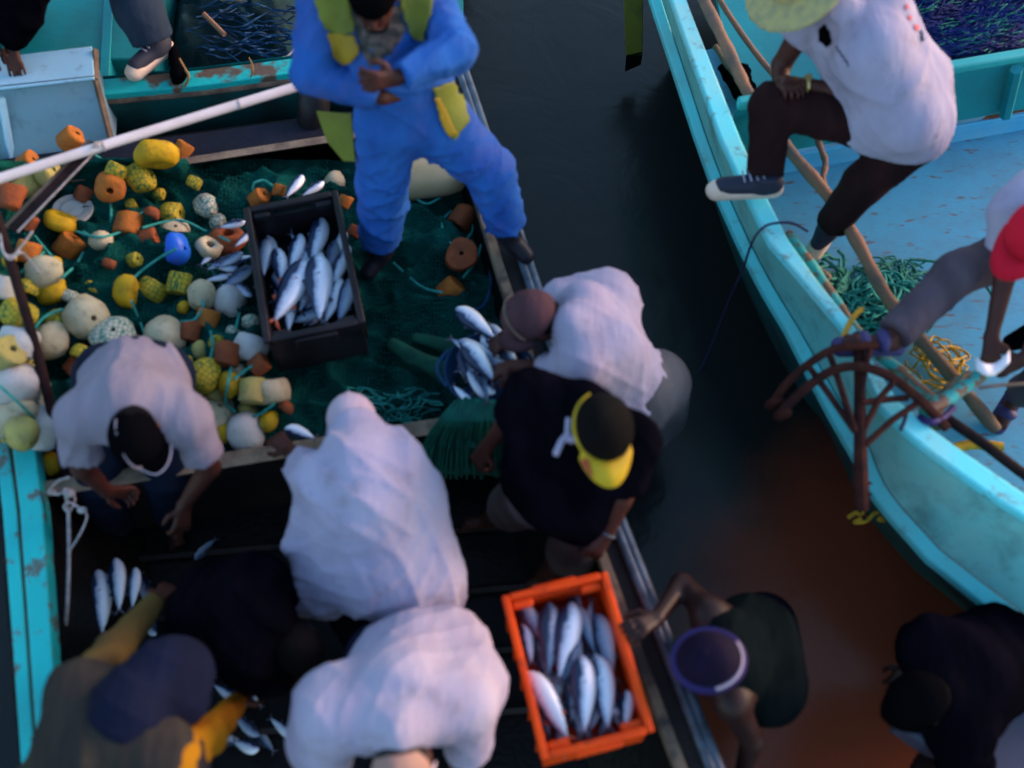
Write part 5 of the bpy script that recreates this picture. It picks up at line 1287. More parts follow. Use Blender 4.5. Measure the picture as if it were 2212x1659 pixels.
# green rope heap, yellow rope, lines
def tangle(name, box, z, n, r, m, label, seed, step=20, cat='rope'):
    rnd = random.Random(seed); mb = MB()
    for k in range(n):
        x, y = rnd.uniform(box[0], box[2]), rnd.uniform(box[1], box[3]); a = rnd.uniform(0, 6.28); t = rnd.choice((-1, 1)) * rnd.uniform(.10, .42); pts = []
        for i in range(15):
            cx_, cy_ = (box[0] + box[2]) / 2, (box[1] + box[3]) / 2; ex_ = ((x - cx_) / (box[2] - box[0]) * 2) ** 2 + ((y - cy_) / (box[3] - box[1]) * 2) ** 2; a = (a + (((math.atan2(cy_ - y, cx_ - x) - a + math.pi) % (2 * math.pi)) - math.pi) * .55) if ex_ > .75 else a; pts.append(P(x, y, z + rnd.uniform(0, .08) * (1.3 - min(1, ex_)))); x += math.cos(a) * step; y += math.sin(a) * step * .8; a += t + rnd.uniform(-.18, .18)
        mb.tube(smooth_path(pts, 5), r, 5)
    o = mb.build(name, M[m]); tag(o, label, cat); return o
tangle('green_rope_heap', (1815, 560, 2015, 740), .48, 42, .0048, 'rope_green', 'heap of dark green rope on the pale blue floor beside the driftwood pole', 3, 26)
tangle('teal_rope_heap', (1820, 590, 2000, 735), .54, 16, .0058, 'rope_teal', 'brighter teal loops on top of the dark green rope heap', 5, 26)
tangle('yellow_rope', (1955, 730, 2090, 850), .48, 10, .005, 'rope_yellow', 'yellow rope coiled under the grey trouser leg', 7, 20)
tangle('dark_litter', (1740, 540, 1830, 690), .52, 14, .008, 'rope_green', 'dark rope scraps between rim and stringer', 9, 18)
tag(imesh('dark_scraps', [cone(P(1575, 150, .72), P(1612, 225, .72), .05, .045, .03), cone(P(1600, 160, .7), P(1625, 215, .7), .05, .04, .03)], .01, M['black'], fold=.02, ffreq=18, seed=4), 'black scraps jammed behind the rim at the top', 'scraps')
kc(MB().hexa([p - np.array([0, 0, .03]) for p in [P(1500, -260, fzc + .1), P(1590, 215, fzc + .1), P(2600, 40, fzc + .1), P(2600, -260, fzc + .1)]], [P(1500, -260, fzc + .1), P(1590, 215, fzc + .1), P(2600, 40, fzc + .1), P(2600, -260, fzc + .1)]).build('bin_floor', M['aqua_inner']))
for nm, pts, r, m, lab in (
    ('green_line', [(1965, 560, .5), (2040, 570, .5), (2120, 610, .5), (2150, 650, .5)], .007, 'rope_green', 'green line lying on the pale blue floor beside the grey trousers'),
    ('rope', [(1818, 738, 1.03), (1832, 705, 1.02), (1848, 680, .98), (1862, 668, .96)], .012, 'rope_yellow', 'yellow rope loop tied at the rim beside the sandal'),
    ('dark_line', [(1745, 500, 1.0), (1710, 482, 1.04), (1665, 484, 1.04), (1640, 500, 1.03), (1622, 530, .95), (1605, 580, .7), (1570, 660, .35), (1535, 750, .1), (1510, 805, .0)], .0055, 'rope_dark', 'thin dark line hanging over the rim into the black water'),
    ('teal_string', [(2085, 800, .95), (2040, 860, .95), (2010, 890, .97)], .006, 'rope_teal', 'teal string by the painted stick'),
    ('purple_cord', [(1985, 900, 1.0), (2010, 912, 1.02), (2040, 900, 1.0), (2060, 880, .98)], .014, 'purple', 'purple cord binding the stringer end to the painted stick'),
    ('rope', [(1960, 880, 1.03), (1955, 905, 1.03), (1945, 930, 1.02)], .008, 'rope_dark', 'dark blue cord end lying on the near rim'),
):
    q = smooth_path(PP(pts), 6); o = MB().tube(q, r, 6).build(nm, M[m]); tag(o, lab, 'rope')
# ------------------------------------------------------------------ anchor
an = MB().tube(PP([(1853, 720, 1.10), (1857, 800, 1.08), (1858, 940, 1.04), (1860, 1050, .98), (1862, 1100, .92)]), [.020, .022, .024, .030, .026], 8).build('anchor', M['rust'])
tag(an, 'rusty grapnel anchor hung over the bow of the turquoise boat', 'anchor')
def arm(pts, r=.016): MB().tube(smooth_path(PP(pts), 6), r, 8).build('fluke_arm', M['rust'], an)
arm([(1895, 745, 1.12), (1850, 748, 1.13), (1800, 755, 1.12), (1748, 785, 1.08), (1700, 828, 1.02), (1675, 862, .96)], .017)
arm([(2045, 925, .98), (1985, 862, 1.06), (1925, 815, 1.11), (1860, 792, 1.13), (1800, 800, 1.11), (1745, 835, 1.06), (1692, 885, .98)], .019)
for pts in ([(1792, 765, 1.11), (1805, 800, 1.10), (1830, 880, 1.08), (1848, 935, 1.05)], [(1745, 790, 1.08), (1790, 850, 1.07), (1845, 930, 1.05)], [(1935, 820, 1.11), (1900, 860, 1.08), (1862, 935, 1.05)], [(1880, 750, 1.12), (1868, 800, 1.1), (1860, 860, 1.08)], [(1990, 865, 1.05), (1930, 905, 1.05), (1870, 960, 1.04)], [(1860, 870, 1.08), (1925, 862, 1.06), (1960, 860, 1.05)]): MB().tube(PP(pts), .013, 7).build('brace', M['rust'], an)
for x, y, z in ((1672, 872, .95), (1690, 895, .97)):
    MB().ell(P(x, y, z), (.03, .022, .045), np.array(Matrix.Rotation(.6, 3, 'Y')), 12, 8).build('fluke', M['rust'], an)
for k in range(7):
    c = P(1860 + (k % 2) * 4, 1035 + k * 12, .95 - k * .07); R = Rmat(.3 + (k % 2) * 1.5, 1.2)
    MB().tube([c + R @ np.array([math.cos(t) * .020, math.sin(t) * .030, 0]) for t in np.linspace(0, 6.283, 13)], .007, 6, caps=False).build('chain_link', M['rust'], an)
tag(MB().tube(smooth_path(PP([(1832, 1118, .5), (1850, 1108, .5), (1862, 1118, .5), (1845, 1128, .48), (1870, 1126, .5), (1892, 1108, .5), (1912, 1112, .5), (1898, 1122, .5), (1918, 1124, .48)]), 6), .009, 6).build('yellow_rope_end', M['rope_yellow']), 'bit of yellow rope below the anchor chain', 'rope')
MB().tube(smooth_path(PP([(1858, 1060, .95), (1870, 1085, .85), (1862, 1110, .6)]), 5), .008, 6).build('yellow_tie', M['rope_yellow'], an)
# yellow painted oar standing in the water at the top
oa = MB().hexa(PP([(1352, 125, .25), (1388, 118, .25), (1388, 90, .25), (1352, 95, .25)]), PP([(1345, -60, .62), (1390, -60, .62), (1390, -75, .62), (1345, -75, .62)])).build('oar', mat('oar_yellow', (0.13, 0.13, 0.008), .6, (.05, .05, .02), 8, .45, .7), bevel=.004)
tag(oa, 'dull yellow oar blade hanging above the water at the top', 'oar')
MB().hexa(PP([(1350, 155, .1), (1384, 140, .12), (1388, 118, .245), (1352, 126, .245)]), PP([(1350, 150, .13), (1384, 136, .15), (1387, 112, .27), (1353, 120, .27)])).build('tip', M['black_wet'], oa)
# floating tub by the wader at lower right
tb = MB(); c = P(2175, 1600, .45)
R = np.array(Matrix.Rotation(math.radians(-38), 3, 'Z'))
tb = MB().box(c, .75, .42, .04, R).box(c + [0, 0, -.1], .70, .38, .14, R).build('floating_board', M['tub'], bevel=.02); tag(tb, 'dim slate blue board floating at the lower right corner', 'board')
# ------------------------------------------------------------------ the people
import os
def show(n, j):
    if os.environ.get('DBG'): print(n, {k: round(float(v[2]), 2) for k, v in j.items()})
DN = (0, 0, -1)
# man in blue, arms folded
j = pose(pel=(893, 232, 1.50), che=(826, 95, 'n'), nec=(806, -25, 'n', .95), hea=(806, -8, 'n', 1.1), shl=(690, -12, 'f'), shr=(938, -12, 'f'),
         ell=(672, 178, 'n'), elr=(985, 108, 'n', .95), wrl=(835, 214, 'n', 1.05), wrr=(858, 168, 'n', 1.0), hdl=(905, 185, 'f'), hdr=(770, 182, 'n'),
         hil=(838, 262, 'f', 1.2), hir=(948, 262, 'f', 1.2), knl=(824, 405, 1.08), knr=(1058, 368, 1.20), anl=(822, 540, .70), anr=(1100, 505, .88), tol=(800, 580, .64, 1), tor=(1130, 545, .82, 1))
show('p1', j)
B = person('standing man with folded arms in a blue jumpsuit with olive yellow panels', j, (0, -.85, -.45), hup=(0, -.35, .95), shirt='jumpsuit', sleeve=1.95, loose=.026, pants='jumpsuit', leg=1.88, ploose=.040,
           shoes='boot', fold=.019, pfold=.018, curl=(.8, .8), palm=((0, 1, -.5), (0, 1, -.4)), seed=3, skin='skin', shirt_name='jumpsuit_top', pants_name='jumpsuit_legs')
sh, pa = B['shirt'], B['pants']
decal('front_panel', M['vest'], sh, [(668, -40), (752, -40), (762, 10), (772, 72), (738, 84), (698, 60), (682, 10)], .010, thick=.004)
decal('front_panel', M['vest_orange'], sh, [(700, 64), (774, 74), (784, 116), (744, 150), (716, 132)], .012, thick=.004)
decal('front_panel', M['vest'], sh, [(858, -40), (940, -40), (936, 40), (918, 98), (884, 84), (864, 30)], .010, thick=.004)
decal('undershirt', M['camo'], sh, [(756, 10), (866, 10), (880, 70), (846, 120), (800, 150), (778, 110)], .006)
MB().hexa(PP([(684, 240, 1.42), (760, 246, 1.45), (768, 350, 1.28), (742, 348, 1.26), (706, 305, 1.30)])[::-1], [p + np.array([0, -.006, .008]) for p in PP([(684, 240, 1.42), (760, 246, 1.45), (768, 350, 1.28), (742, 348, 1.26), (706, 305, 1.30)])][::-1]).build('side_flap', M['vest'], pa, bevel=.003)
decal('side_flap', M['vest'], [pa, sh], [(926, 186), (986, 168), (1012, 262), (978, 304), (952, 268)], .012, thick=.004, step=7)
decal('side_flap', M['vest_orange'], [pa, sh], [(930, 206), (945, 206), (985, 285), (968, 296), (950, 270)], .016, thick=.004, step=6)
h, A = j['hea'], B['A']
MB().ell(h + A[:, 1] * .082 - A[:, 2] * .062, (.030, .010, .011), A).build('lips', M['cap_white'] if False else mat('lips', (.22, .09, .07), .5), B['body'])
imesh('beard', [ball(h + A[:, 1] * .045 - A[:, 2] * .085, (.050, .048, .035), A), ], .007, M['hair'], B['body'], .003, 40)
cap(B['body'], j, A, M['black'], None, r=1.0, name='beanie')

# man in the grey shirt, bent over at the left
j = pose(pel=(288, 800, 1.12), che=(285, 872, 'n', .9), nec=(290, 880, 1.34), hea=(298, 935, 1.33), shl=(172, 900, 1.28), shr=(408, 905, 1.28),
         ell=(178, 1010, 1.02), elr=(452, 1010, 1.02), wrl=(232, 1062, .86), wrr=(398, 1090, .84), hdl=(262, 1062, .80), hdr=(388, 1170, .74),
         hil=(235, 815, 1.05), hir=(345, 815, 1.05), knl=(215, 1035, .62), knr=(360, 1020, .62), anl=(248, 1130, .22), anr=(372, 1110, .22), tol=(250, 1190, .17), tor=(380, 1160, .17))
show('p2', j)
B = person('man in a grey shirt and dark cap bent right over beside the dark stanchion', j, (.25, -.75, -.6), hup=(.1, -.85, .5), shirt='grey_shirt', sleeve=.75, loose=.022, pants='jeans', leg=2, ploose=.03, fold=.014, seed=11,
           palm=((.6, 0, -.8), (-.6, 0, -.8)), curl=(.9, .7), belly=.0)
o, b_ = cap(B['body'], j, B['A'], M['black'], M['black'], brim=.07, name='cap')
mb = MB(); A = B['A']; h = j['hea']
mb.tube([tuple(v.co) for v in list(b_.data.vertices)[2::3]], .0045, 5); mb.build('cap_piping', M['cap_white'], o)
mb = MB(); mb.tube([h + A[:, 2] * (.035 + .09 * math.sin(a)) + A[:, 1] * math.cos(a) * .104 + A[:, 0] * .02 for a in np.linspace(.1, 2.9, 16)], .003, 5, caps=False); mb.build('cap_seam', M['cap_white'], o)

# big white shirt in the middle, reaching over the thwart
j = pose(pel=(850, 1235, 1.02), che=(800, 1085, 1.26), nec=(768, 985, 1.34), hea=(762, 925, 1.10), shl=(690, 1035, 1.26), shr=(868, 1005, 1.24),
         ell=(648, 1000, .98), elr=(830, 960, 1.0), wrl=(628, 975, .86), wrr=(800, 930, .86), hdl=(600, 950, .84), hdr=(770, 905, .84),
         hil=(790, 1250, .95), hir=(905, 1225, .95), knl=(770, 1330, .58), knr=(930, 1290, .58), anl=(790, 1400, .20), anr=(915, 1360, .20), tol=(770, 1330, .15), tor=(900, 1290, .15))
show('p3', j)
ex = [cone(P(735, 1120, 1.08), P(655, 1290, .86), .12, .07, .08), cone(P(700, 1080, 1.12), P(640, 1170, 1.0), .11, .05, .06), cone(P(880, 1120, 1.10), P(930, 1260, .98), .15, .13, .08), cone(P(850, 1235, 1.0), P(935, 1290, .86), .16, .12, .06), cone(P(800, 1230, 1.02), P(900, 1250, 1.0), .15, .15, .06), cone(P(760, 1160, 1.1), P(705, 1310, .90), .12, .05, .06), cone(P(800, 1000, 1.2), P(900, 1060, 1.15), .1, .1, .06), cone(P(790, 1010, 1.24), P(772, 935, 1.20), .14, .10, .08)]
B = person('man in a billowing white shirt, head down, reaching over the thwart in the middle', j, (-.2, .75, -.6), hup=(-.1, .7, .6), shirt='white_shirt', sleeve=.8, loose=.022, pants='black_shirt', leg=2, ploose=.03, fold=.016, seed=21,
           palm=((0, 0, -1), (0, 0, -1)), shirt_extra=ex, belly=.02)
cap(B['body'], j, B['A'], M['cap_white'], M['cap_white'], brim=.06, r=1.05)

# lower white shirt, bent toward the camera side
j = pose(pel=(900, 1425, 1.10), che=(868, 1510, 1.28), nec=(862, 1575, 1.38), hea=(870, 1648, 1.30), shl=(705, 1560, 1.30), shr=(1010, 1520, 1.28),
         ell=(700, 1680, 1.02), elr=(1010, 1640, 1.02), wrl=(760, 1740, .85), wrr=(960, 1720, .85), hdl=(790, 1790, .75), hdr=(950, 1790, .75),
         hil=(830, 1430, 1.02), hir=(965, 1415, 1.02), knl=(860, 1540, .62), knr=(990, 1500, .62), anl=(850, 1600, .2), anr=(980, 1580, .2), tol=(850, 1660, .15), tor=(985, 1640, .15))
show('p4', j)
ex = [cone(P(720, 1530, 1.2), P(690, 1590, 1.16), .14, .11, .07), cone(P(980, 1400, 1.06), P(1015, 1480, 1.14), .12, .13, .07), cone(P(960, 1370, 1.02), P(900, 1400, 1.05), .09, .12, .06)]
B = person('man in a white shirt doubled over at the bottom edge beside the orange crate', j, (.1, -.8, -.55), hup=(0, -.85, .35), shirt='white_shirt2', sleeve=.85, loose=.03, pants='navy_cloth', leg=2, ploose=.03, fold=.013, seed=32, shirt_extra=ex, belly=.02, bald=False, hair='hair_grey')
cap(B['body'], j, B['A'], mat('cap_tan', (.36, .21, .17), .8, (.28, .16, .13), 5, .4, .7, .2, 60), M['cap_white'], brim=.05, r=1.0)

# man in a brown cap leaning in over the gunwale from the water
j = pose(pel=(1385, 850, .86), che=(1310, 755, 1.14), nec=(1232, 700, 1.26), hea=(1158, 690, 1.22), shl=(1262, 800, 1.20), shr=(1262, 655, 1.20),
         ell=(1165, 800, 1.04), elr=(1170, 690, 1.0), wrl=(1110, 790, .95), wrr=(1120, 730, .92), hdl=(1080, 800, .90), hdr=(1085, 740, .90),
         hil=(1350, 890, .80), hir=(1415, 830, .80), knl=(1385, 935, .35), knr=(1425, 900, .35), anl=(1360, 960, -.15), anr=(1400, 940, -.15), tol=(1340, 960, -.2), tor=(1380, 940, -.2))
show('p5', j)
ex = [cone(P(1215, 650, 1.08), P(1310, 650, 1.08), .09, .13, .05), cone(P(1300, 680, 1.05), P(1340, 770, 1.0), .14, .11, .06)]
B = person('man in a brown cap and white shirt leaning over the gunwale to the fish basket', j, (-.85, -.05, -.5), hup=(-.75, -.05, .65), shirt='white_shirt2', sleeve=.9, loose=.018, pants='grey_shorts', leg=1.0, ploose=.045, fold=.013, seed=41, shirt_extra=ex)
o, b_ = cap(B['body'], j, B['A'], M['cap_brown'], M['cap_brown'], brim=.085, r=1.12)
A = B['A']; h = j['hea']
MB().tube([h + A[:, 2] * (.035 + .108 * math.sin(a)) + A[:, 0] * math.cos(a) * .100 + A[:, 1] * .02 for a in np.linspace(.1, 3.04, 18)], .003, 5).build('cap_seam', M['pale_wood'], o)

# black shirt, yellow peaked visor
j = pose(pel=(1215, 1070, 1.02), che=(1240, 960, 1.26), nec=(1262, 868, 1.46), hea=(1302, 925, 1.52), shl=(1145, 850, 1.40), shr=(1372, 952, 1.36),
         ell=(1100, 905, 1.14), elr=(1342, 1075, 1.14), wrl=(1052, 965, 1.0), wrr=(1312, 1150, 1.0), hdl=(1028, 1002, .92), hdr=(1280, 1198, .94),
         hil=(1165, 1065, .95), hir=(1265, 1105, .95), knl=(1105, 1095, .66), knr=(1232, 1195, .62), anl=(1058, 1120, .34), anr=(1175, 1240, .24), tol=(1018, 1130, .28), tor=(1150, 1262, .17))
show('p6', j)
ex = [cone(P(1180, 930, 1.2), P(1150, 1010, 1.06), .13, .12, .07), cone(P(1300, 990, 1.2), P(1270, 1060, 1.05), .13, .13, .07), cone(P(1200, 1000, 1.1), P(1245, 1070, 1.02), .15, .14, .07)]
B = person('man in a black T-shirt and khaki shorts looking down from under a yellow peak', j, (.10, -.85, -.5), hup=(.12, -.35, .93), shirt='black_shirt', sleeve=.8, loose=.026, pants='khaki', leg=1.05, ploose=.030, fold=.009, seed=51, shirt_extra=ex,
           palm=((.3, .3, -.8), (-.5, 0, -.8)), curl=(1.0, .9))
A = B['A']; h = j['hea']
imesh('hair_top', [ball(h + A[:, 2] * .035, (.094, .112, .10), A), ball(h - A[:, 2] * .09, (.2, .2, .09), A, .005, True)], .008, M['hair'], B['body'], .004, 30)
vb = MB(); rr = [(.100, .118)]
for dz, rad in ((.022, .0045), (.006, .0045)):
    vb.tube([h + A[:, 2] * dz + A[:, 0] * math.cos(a) * .097 + A[:, 1] * (math.sin(a) * .116 - .004) for a in np.linspace(-1.25, 1.45, 24)], rad, 6)
vis = vb.build('visor_band', M['yellow_peak'], B['body'])
jj = dict(j); _, br_ = cap(vis, jj, A, None, M['yellow_peak'], brim=.085, r=1.06, dome=False, arc=(.17, .66))
cr = h + A[:, 2] * .012 - A[:, 0] * .06 + A[:, 1] * .155
decal('peak_emblem', mat('emblem', (.35, .05, .02), .6), br_, [(1256, 992), (1272, 988), (1284, 1036), (1270, 1042), (1258, 1022)], .007, step=4)
mb = MB(); q = h + A[:, 0] * -.105 + A[:, 2] * .02 + A[:, 1] * .03
for pts in ([(1228, 905), (1226, 935), (1238, 955)], [(1230, 935), (1212, 955), (1200, 982)], [(1222, 948), (1248, 950)]):
    mb.tube([P(x, y, 1.50) for x, y in pts], .011, 6)
mb.build('strap_tail', M['white_shirt'], vis)
MB().tube([j['wrr'] + nrm(np.cross(j['hdr'] - j['wrr'], (0, 0, 1))) * math.cos(a) * .031 + np.cross(nrm(j['hdr'] - j['wrr']), nrm(np.cross(j['hdr'] - j['wrr'], (0, 0, 1)))) * math.sin(a) * .031 for a in np.linspace(0, 6.283, 17)], .005, 6, caps=False).build('wrist_watch', M['grey_rail'], B['body'])

# wader with the purple headband, hand on the orange crate
j = pose(pel=(1655, 1395, .62), che=(1610, 1415, .88), nec=(1560, 1422, 1.04), hea=(1532, 1432, 1.14), shl=(1580, 1515, .98), shr=(1530, 1325, .96),
         ell=(1625, 1600, .78), elr=(1472, 1262, .86), wrl=(1600, 1680, .62), wrr=(1420, 1335, .98), hdl=(1570, 1740, .55), hdr=(1362, 1362, 1.05),
         hil=(1650, 1450, .55), hir=(1650, 1350, .55), knl=(1600, 1490, .15), knr=(1600, 1370, .15), anl=(1600, 1500, -.25), anr=(1600, 1380, -.25), tol=(1560, 1500, -.3), tor=(1560, 1380, -.3))
show('p7', j)
ex = [cone(P(1625, 1380, .8), P(1655, 1480, .75), .16, .15, .08)]
B = person('wader in a dark tank top and purple headband holding the side of the orange crate', j, (-.9, 0, -.4), hup=(-.25, 0, .95), shirt='dark_tank', sleeve=0, loose=.02, pants='black_shirt', leg=1, fold=.008, seed=61, shirt_extra=ex, skin='skin_dark',
           palm=((-1, 0, -.3), (0, 0, -1)), curl=(.5, .55))
A = B['A']; h = j['hea']
hb_ = MB(); hb_.lathe([(.086, -.022), (.104, -.020), (.109, .0), (.104, .018), (.090, .020)], A=A @ np.diag([1.0, 1.14, 1.0]), c=h + A[:, 2] * .035, n=36, closed=True); hb_ = hb_.build('headband', M['purple'], B['body'])
cap(B['body'], j, A, M['cap_plum'], None, r=1.06, name='skull_cap')
MB().tube([h + A[:, 2] * .060 + A[:, 0] * math.cos(a) * .098 + A[:, 1] * math.sin(a) * .110 for a in np.linspace(3.3, 5.2, 14)], .006, 6).build('band_sheen', M['cap_white'], hb_)  # pale pinkish arc laid on the headband to stand in for its sheen

# dim wader at the lower right
j = pose(pel=(2150, 1420, .62), che=(2085, 1470, .82), nec=(2030, 1500, .92), hea=(1990, 1512, .92), shl=(2070, 1580, .84), shr=(2020, 1400, .84),
         ell=(2090, 1650, .62), elr=(1990, 1400, .6), wrl=(2030, 1660, .42), wrr=(1960, 1440, .4), hdl=(1990, 1650, .36), hdr=(1940, 1470, .34),
         hil=(2140, 1470, .55), hir=(2150, 1390, .55), knl=(2100, 1500, .2), knr=(2100, 1420, .2), anl=(2110, 1510, -.2), anr=(2110, 1430, -.2), tol=(2070, 1510, -.25), tor=(2070, 1430, -.25))
show('p8', j)
B = person('wader in black clothes and dark cap bending in the murky water at the lower right', j, (-.7, -.2, -.6), hup=(-.7, -.1, .6), shirt='black_shirt', sleeve=1.6, loose=.05, pants='black_shirt', leg=1.5, fold=.012, seed=71, skin='skin_dark')
cap(B['body'], j, B['A'], M['black'], M['black'], brim=.05, r=1.05)

# yellow sleeved man at the lower left
j = pose(pel=(150, 1760, 1.0), che=(235, 1600, 1.24), nec=(300, 1520, 1.34), hea=(372, 1462, 1.26), shl=(170, 1490, 1.28), shr=(378, 1655, 1.28),
         ell=(245, 1405, 1.06), elr=(450, 1590, 1.06), wrl=(335, 1300, .88), wrr=(508, 1522, .86), hdl=(378, 1255, .80), hdr=(545, 1480, .80),
         hil=(110, 1720, .95), hir=(210, 1790, .95), knl=(220, 1750, .6), knr=(300, 1800, .6), anl=(180, 1800, .2), anr=(240, 1850, .2), tol=(200, 1760, .15), tor=(260, 1800, .15))
show('p9', j)
B = person('man in a dull olive jacket with mustard and amber sleeves and navy hood, lower left', j, (.6, .5, -.7), hup=(.6, .55, .45), shirt='olive', sleeve=0, loose=.04, pants='olive', leg=2, ploose=.04, fold=.014, seed=81, belly=.03,
           palm=((0, 0, -1), (0, 0, -1)), curl=(.8, .8), shirt_name='jacket')
for s, m_ in (('l', 'mustard'), ('r', 'amber')):
    a, b2, c2 = j['sh' + s], j['el' + s], j['wr' + s]
    L = [cone(a * .95 + j['nec'] * .05, b2, .085, .062, .05), cone(b2, c2, .062, .045, .03, True), cone(j['che'] * .45 + a * .55, a, .06, .08, .05)]
    imesh('sleeve', L, .011, M[m_], B['body'], .012, seed=90)
A = B['A']; h = j['hea']
imesh('hood', [ball(h + A[:, 2] * .01, (.108, .130, .118), A), cone(h, j['nec'] * .8 + j['che'] * .2, .11, .14, .08), cone(h - A[:, 0] * .03, h + A[:, 0] * .08 - A[:, 2] * .03, .09, .09, .05)], .010, M['navy_cloth'], B['body'], .022, 18, 4)

# dark shirted man between them
j = pose(pel=(455, 1330, .86), che=(520, 1315, 1.0), nec=(585, 1345, 1.06), hea=(640, 1400, .98), shl=(545, 1425, 1.0), shr=(560, 1260, 1.0),
         ell=(600, 1470, .78), elr=(620, 1290, .75), wrl=(640, 1480, .58), wrr=(640, 1350, .55), hdl=(655, 1460, .48), hdr=(650, 1400, .45),
         hil=(450, 1375, .80), hir=(470, 1290, .80), knl=(500, 1340, .45), knr=(520, 1270, .45), anl=(430, 1400, .2), anr=(440, 1310, .2), tol=(470, 1400, .15), tor=(480, 1310, .15))
show('p10', j)
B = person('man in a black shirt crouching between the navy hood and the billowing white shirt', j, (.6, -.5, -.6), hup=(.55, -.5, .55), shirt='black_shirt', sleeve=.8, loose=.04, pants='navy_cloth', leg=1.5, fold=.014, seed=101, hair='hair', skin='skin_dark')

# white T-shirt, brown trousers, one foot on the rim of the turquoise boat
j = pose(pel=(1955, 255, 1.42), che=(1880, 110, 1.64), nec=(1805, 15, 1.76), hea=(1730, -28, 1.80), shl=(1745, 45, 1.60), shr=(1900, 5, 1.72),
         ell=(1688, 140, 1.40), elr=(1862, 208, 1.44), wrl=(1682, 205, 1.37), wrr=(1742, 182, 1.44), hdl=(1705, 190, 1.45), hdr=(1688, 172, 1.44),
         hil=(1885, 262, 1.34), hir=(1985, 285, 1.34), knl=(1665, 228, 1.34), knr=(1868, 395, 1.10), anl=(1652, 388, 1.12), anr=(1790, 492, .80), tol=(1570, 400, 1.10), tor=(1772, 520, .74))
show('p11', j)
ex = [cone(P(1920, 180, 1.50), P(1900, 240, 1.42), .12, .12, .07), cone(P(1985, 170, 1.46), P(1985, 235, 1.40), .11, .12, .07), cone(P(1920, 60, 1.62), P(1985, 170, 1.48), .11, .11, .07),
      cone(P(1900, 10, 1.72), P(1850, 178, 1.50), .088, .075, .05, True)]
B = person('man in a white T-shirt and brown trousers with one sneaker up on the rim', j, (-.75, -.5, -.4), hup=(-.5, -.2, .8), shirt='white_shirt', sleeve=.42, loose=.028, pants='brown_trousers', leg=1.93, ploose=.022, fold=.012, pfold=.008, seed=111, shirt_extra=ex,
           shoes='shoe', palm=((0, -.3, -1), (0, -.3, -1)), curl=(.8, .8), belly=.02)
sh = B['shirt']
decal('chest_print', M['black'], sh, [(1768, 60), (1784, 48), (1796, 70), (1800, 96), (1786, 104), (1768, 88)], .005, step=4)
for (x, y) in ((1806, 100), (1813, 110), (1820, 120), (1827, 130)): decal('letter', M['black'], sh, [(x, y), (x + 4, y - 2), (x + 9, y + 12), (x + 5, y + 14)], .005, step=3)
for (x, y, w, h_) in ((1952, 8, 9, 15), (1958, 32, 10, 14), (1972, 52, 11, 16)): decal('red_mark', M['red_ink'], sh, [(x, y), (x + w, y + 2), (x + w + 2, y + h_), (x + 2, y + h_ - 2)], .005, step=4)
decal('letter', M['slate_cloth'], sh, [(1984, 66), (1990, 64), (1996, 90), (1990, 92)], .005, step=3)
A = B['A']; h = j['hea']; A2 = A
hat = imesh('straw_hat', [ball(h + A[:, 2] * .06, (.095, .11, .08), A), ball(h + A[:, 2] * .035, (.20, .22, .018), A, .03)], .008, M['straw'], B['body'], .002, 20)
MB().tube([j['wrr'] + RT * math.cos(a) * .0 + np.array([0, 1, 0]) * math.cos(a) * .034 + np.array([0, 0, 1]) * math.sin(a) * .034 for a in np.linspace(0, 6.283, 17)], .007, 6, caps=False).build('wrist_watch', M['gold'], B['body'])
MB().lathe([(0, 0), (.017, 0), (.017, .008), (0, .009)], A=np.eye(3), c=j['wrr'] + [0, 0, .034], n=16).build('watch_face', M['gold'], B['body'])

# man with the red cap at the right edge
j = pose(pel=(2390, 470, 1.10), che=(2330, 440, 1.40), nec=(2290, 440, 1.56), hea=(2238, 505, 1.62), shl=(2200, 460, 1.45), shr=(2330, 380, 1.50),
         ell=(2172, 590, 1.24), elr=(2290, 620, 1.28), wrl=(2142, 725, 1.10), wrr=(2215, 775, 1.10), hdl=(2140, 790, 1.06), hdr=(2150, 800, 1.04),
         hil=(2310, 500, 1.08), hir=(2400, 560, 1.08), knl=(2070, 590, 1.14), knr=(2300, 800, 1.0), anl=(1918, 735, 1.10), anr=(2200, 850, .62), tol=(1848, 738, 1.10), tor=(2165, 905, .52))
show('p12', j)
B = person('man in grey trousers, purple sandals and red cap bending at the right edge', j, (-.6, -.6, -.55), hup=(-.45, -.3, .85), shirt='white_shirt', sleeve=.6, loose=.045, pants='mauve_trousers', leg=1.92, ploose=.02, fold=.008, pfold=.007, seed=121,
           shoes='sandal', palm=((.5, .3, -.8), (-.5, .3, -.8)), curl=(.9, .9))
cap(B['body'], j, B['A'], M['cap_red'], M['cap_red'], brim=.08, r=1.1)
c = P(2142, 795, 1.16)
vs = []
for i in range(9):
    for k in (0, 1): vs.append(P(2106 + i * 9.5, 772 + 22 * math.sin(i / 8 * 3.14) + k * 26 - i * 2, 1.17 - .02 * k + .015 * math.sin(i)))
pp = MB().add(vs, [(2 * i, 2 * i + 1, 2 * i + 3, 2 * i + 2) for i in range(8)]).build('paper', M['paper'], sharp=0); tag(pp, 'white scrap of paper held in both hands at the right', 'paper')
m_ = pp.modifiers.new('solid', 'SOLIDIFY'); m_.thickness = .003
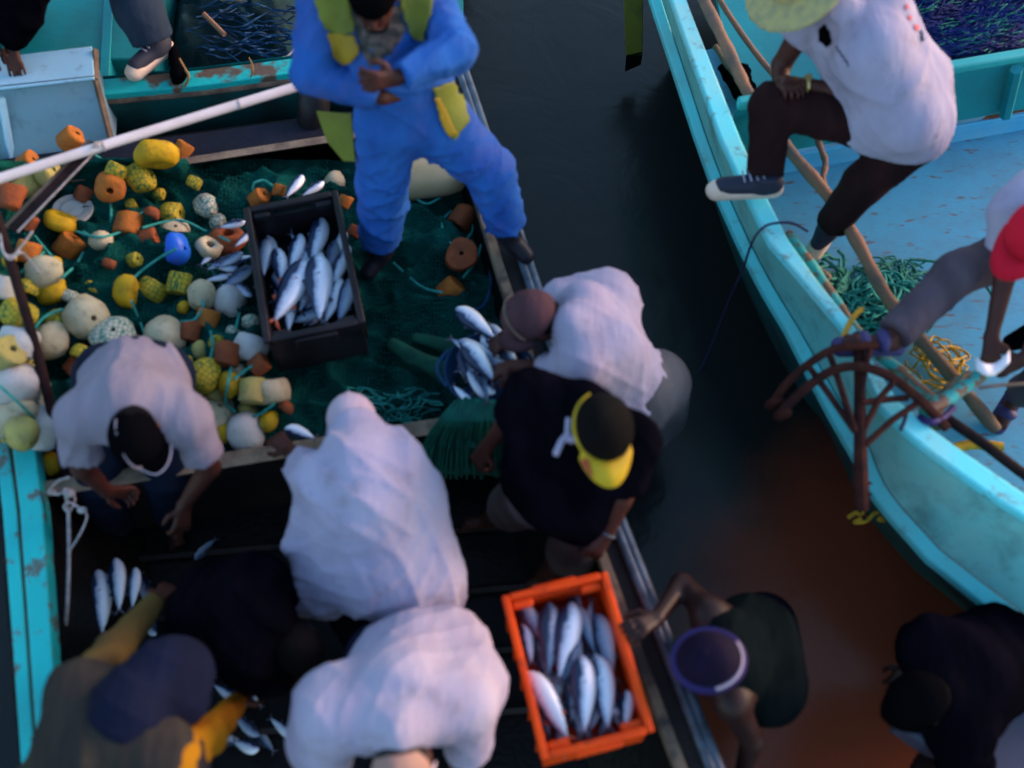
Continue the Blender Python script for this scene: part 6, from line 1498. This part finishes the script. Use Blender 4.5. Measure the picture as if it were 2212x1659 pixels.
tag(MB().tube(PP([(2115, 838, 1.10), (2160, 832, 1.11), (2260, 826, 1.12)]), .007, 8).build('thin_stick', M['driftwood']), 'thin orange brown stick pointing in from the right edge below the paper', 'stick')
tag(imesh('black_bag', [cone(P(2185, 740, .9), P(2240, 720, .9), .035, .06, .04)], .01, M['black'], fold=.008, seed=4), 'black bag corner at the right edge beside the hands', 'bag')

# figures in the second boat
j = pose(pel=(-20, -120, 1.30), che=(10, -60, 1.5), nec=(20, -100, 1.70), hea=(20, -150, 1.82), shl=(-60, -90, 1.6), shr=(75, -90, 1.6),
         ell=(-50, 20, 1.4), elr=(45, 20, 1.38), wrl=(-30, 80, 1.2), wrr=(22, 92, 1.14), hdl=(-20, 130, 1.1), hdr=(30, 130, 1.08),
         hil=(-60, -90, 1.25), hir=(20, -90, 1.25), knl=(-60, 20, .95), knr=(30, 10, .95), anl=(-60, 40, .5), anr=(20, 40, .5), tol=(-50, 80, .45), tor=(30, 80, .45))
show('b1', j)
person('man in black resting one hand on the pale blue hatch, top left corner', j, (0, -.8, -.5), shirt='black_shirt', sleeve=1.85, loose=.05, pants='black_shirt', leg=1.95, ploose=.05, fold=.01, seed=131, palm=((0, 0, -1), (0, 0, -1)), curl=(.15, .15), vox=.01, shoes='boot')
j = pose(pel=(285, -150, 1.30), che=(270, -230, 1.6), nec=(265, -290, 1.78), hea=(262, -330, 1.9), shl=(190, -270, 1.7), shr=(340, -270, 1.7),
         ell=(170, -190, 1.45), elr=(370, -170, 1.45), wrl=(200, -110, 1.3), wrr=(350, -80, 1.3), hdl=(230, -80, 1.25), hdr=(320, -60, 1.25),
         hil=(255, -130, 1.22), hir=(330, -120, 1.22), knl=(300, 20, 1.05), knr=(410, -120, 1.05), anl=(335, 95, .90), anr=(470, -120, .78), tol=(298, 135, .88), tor=(480, -95, .72))
show('b2', j)
person('man in slate blue trousers with one shoe on the peeling gunwale at the top', j, (0, -.8, -.4), shirt='slate_cloth', sleeve=1.8, loose=.04, pants='slate_cloth', leg=1.9, ploose=.05, fold=.01, seed=141, vox=.01, shoes='shoe')
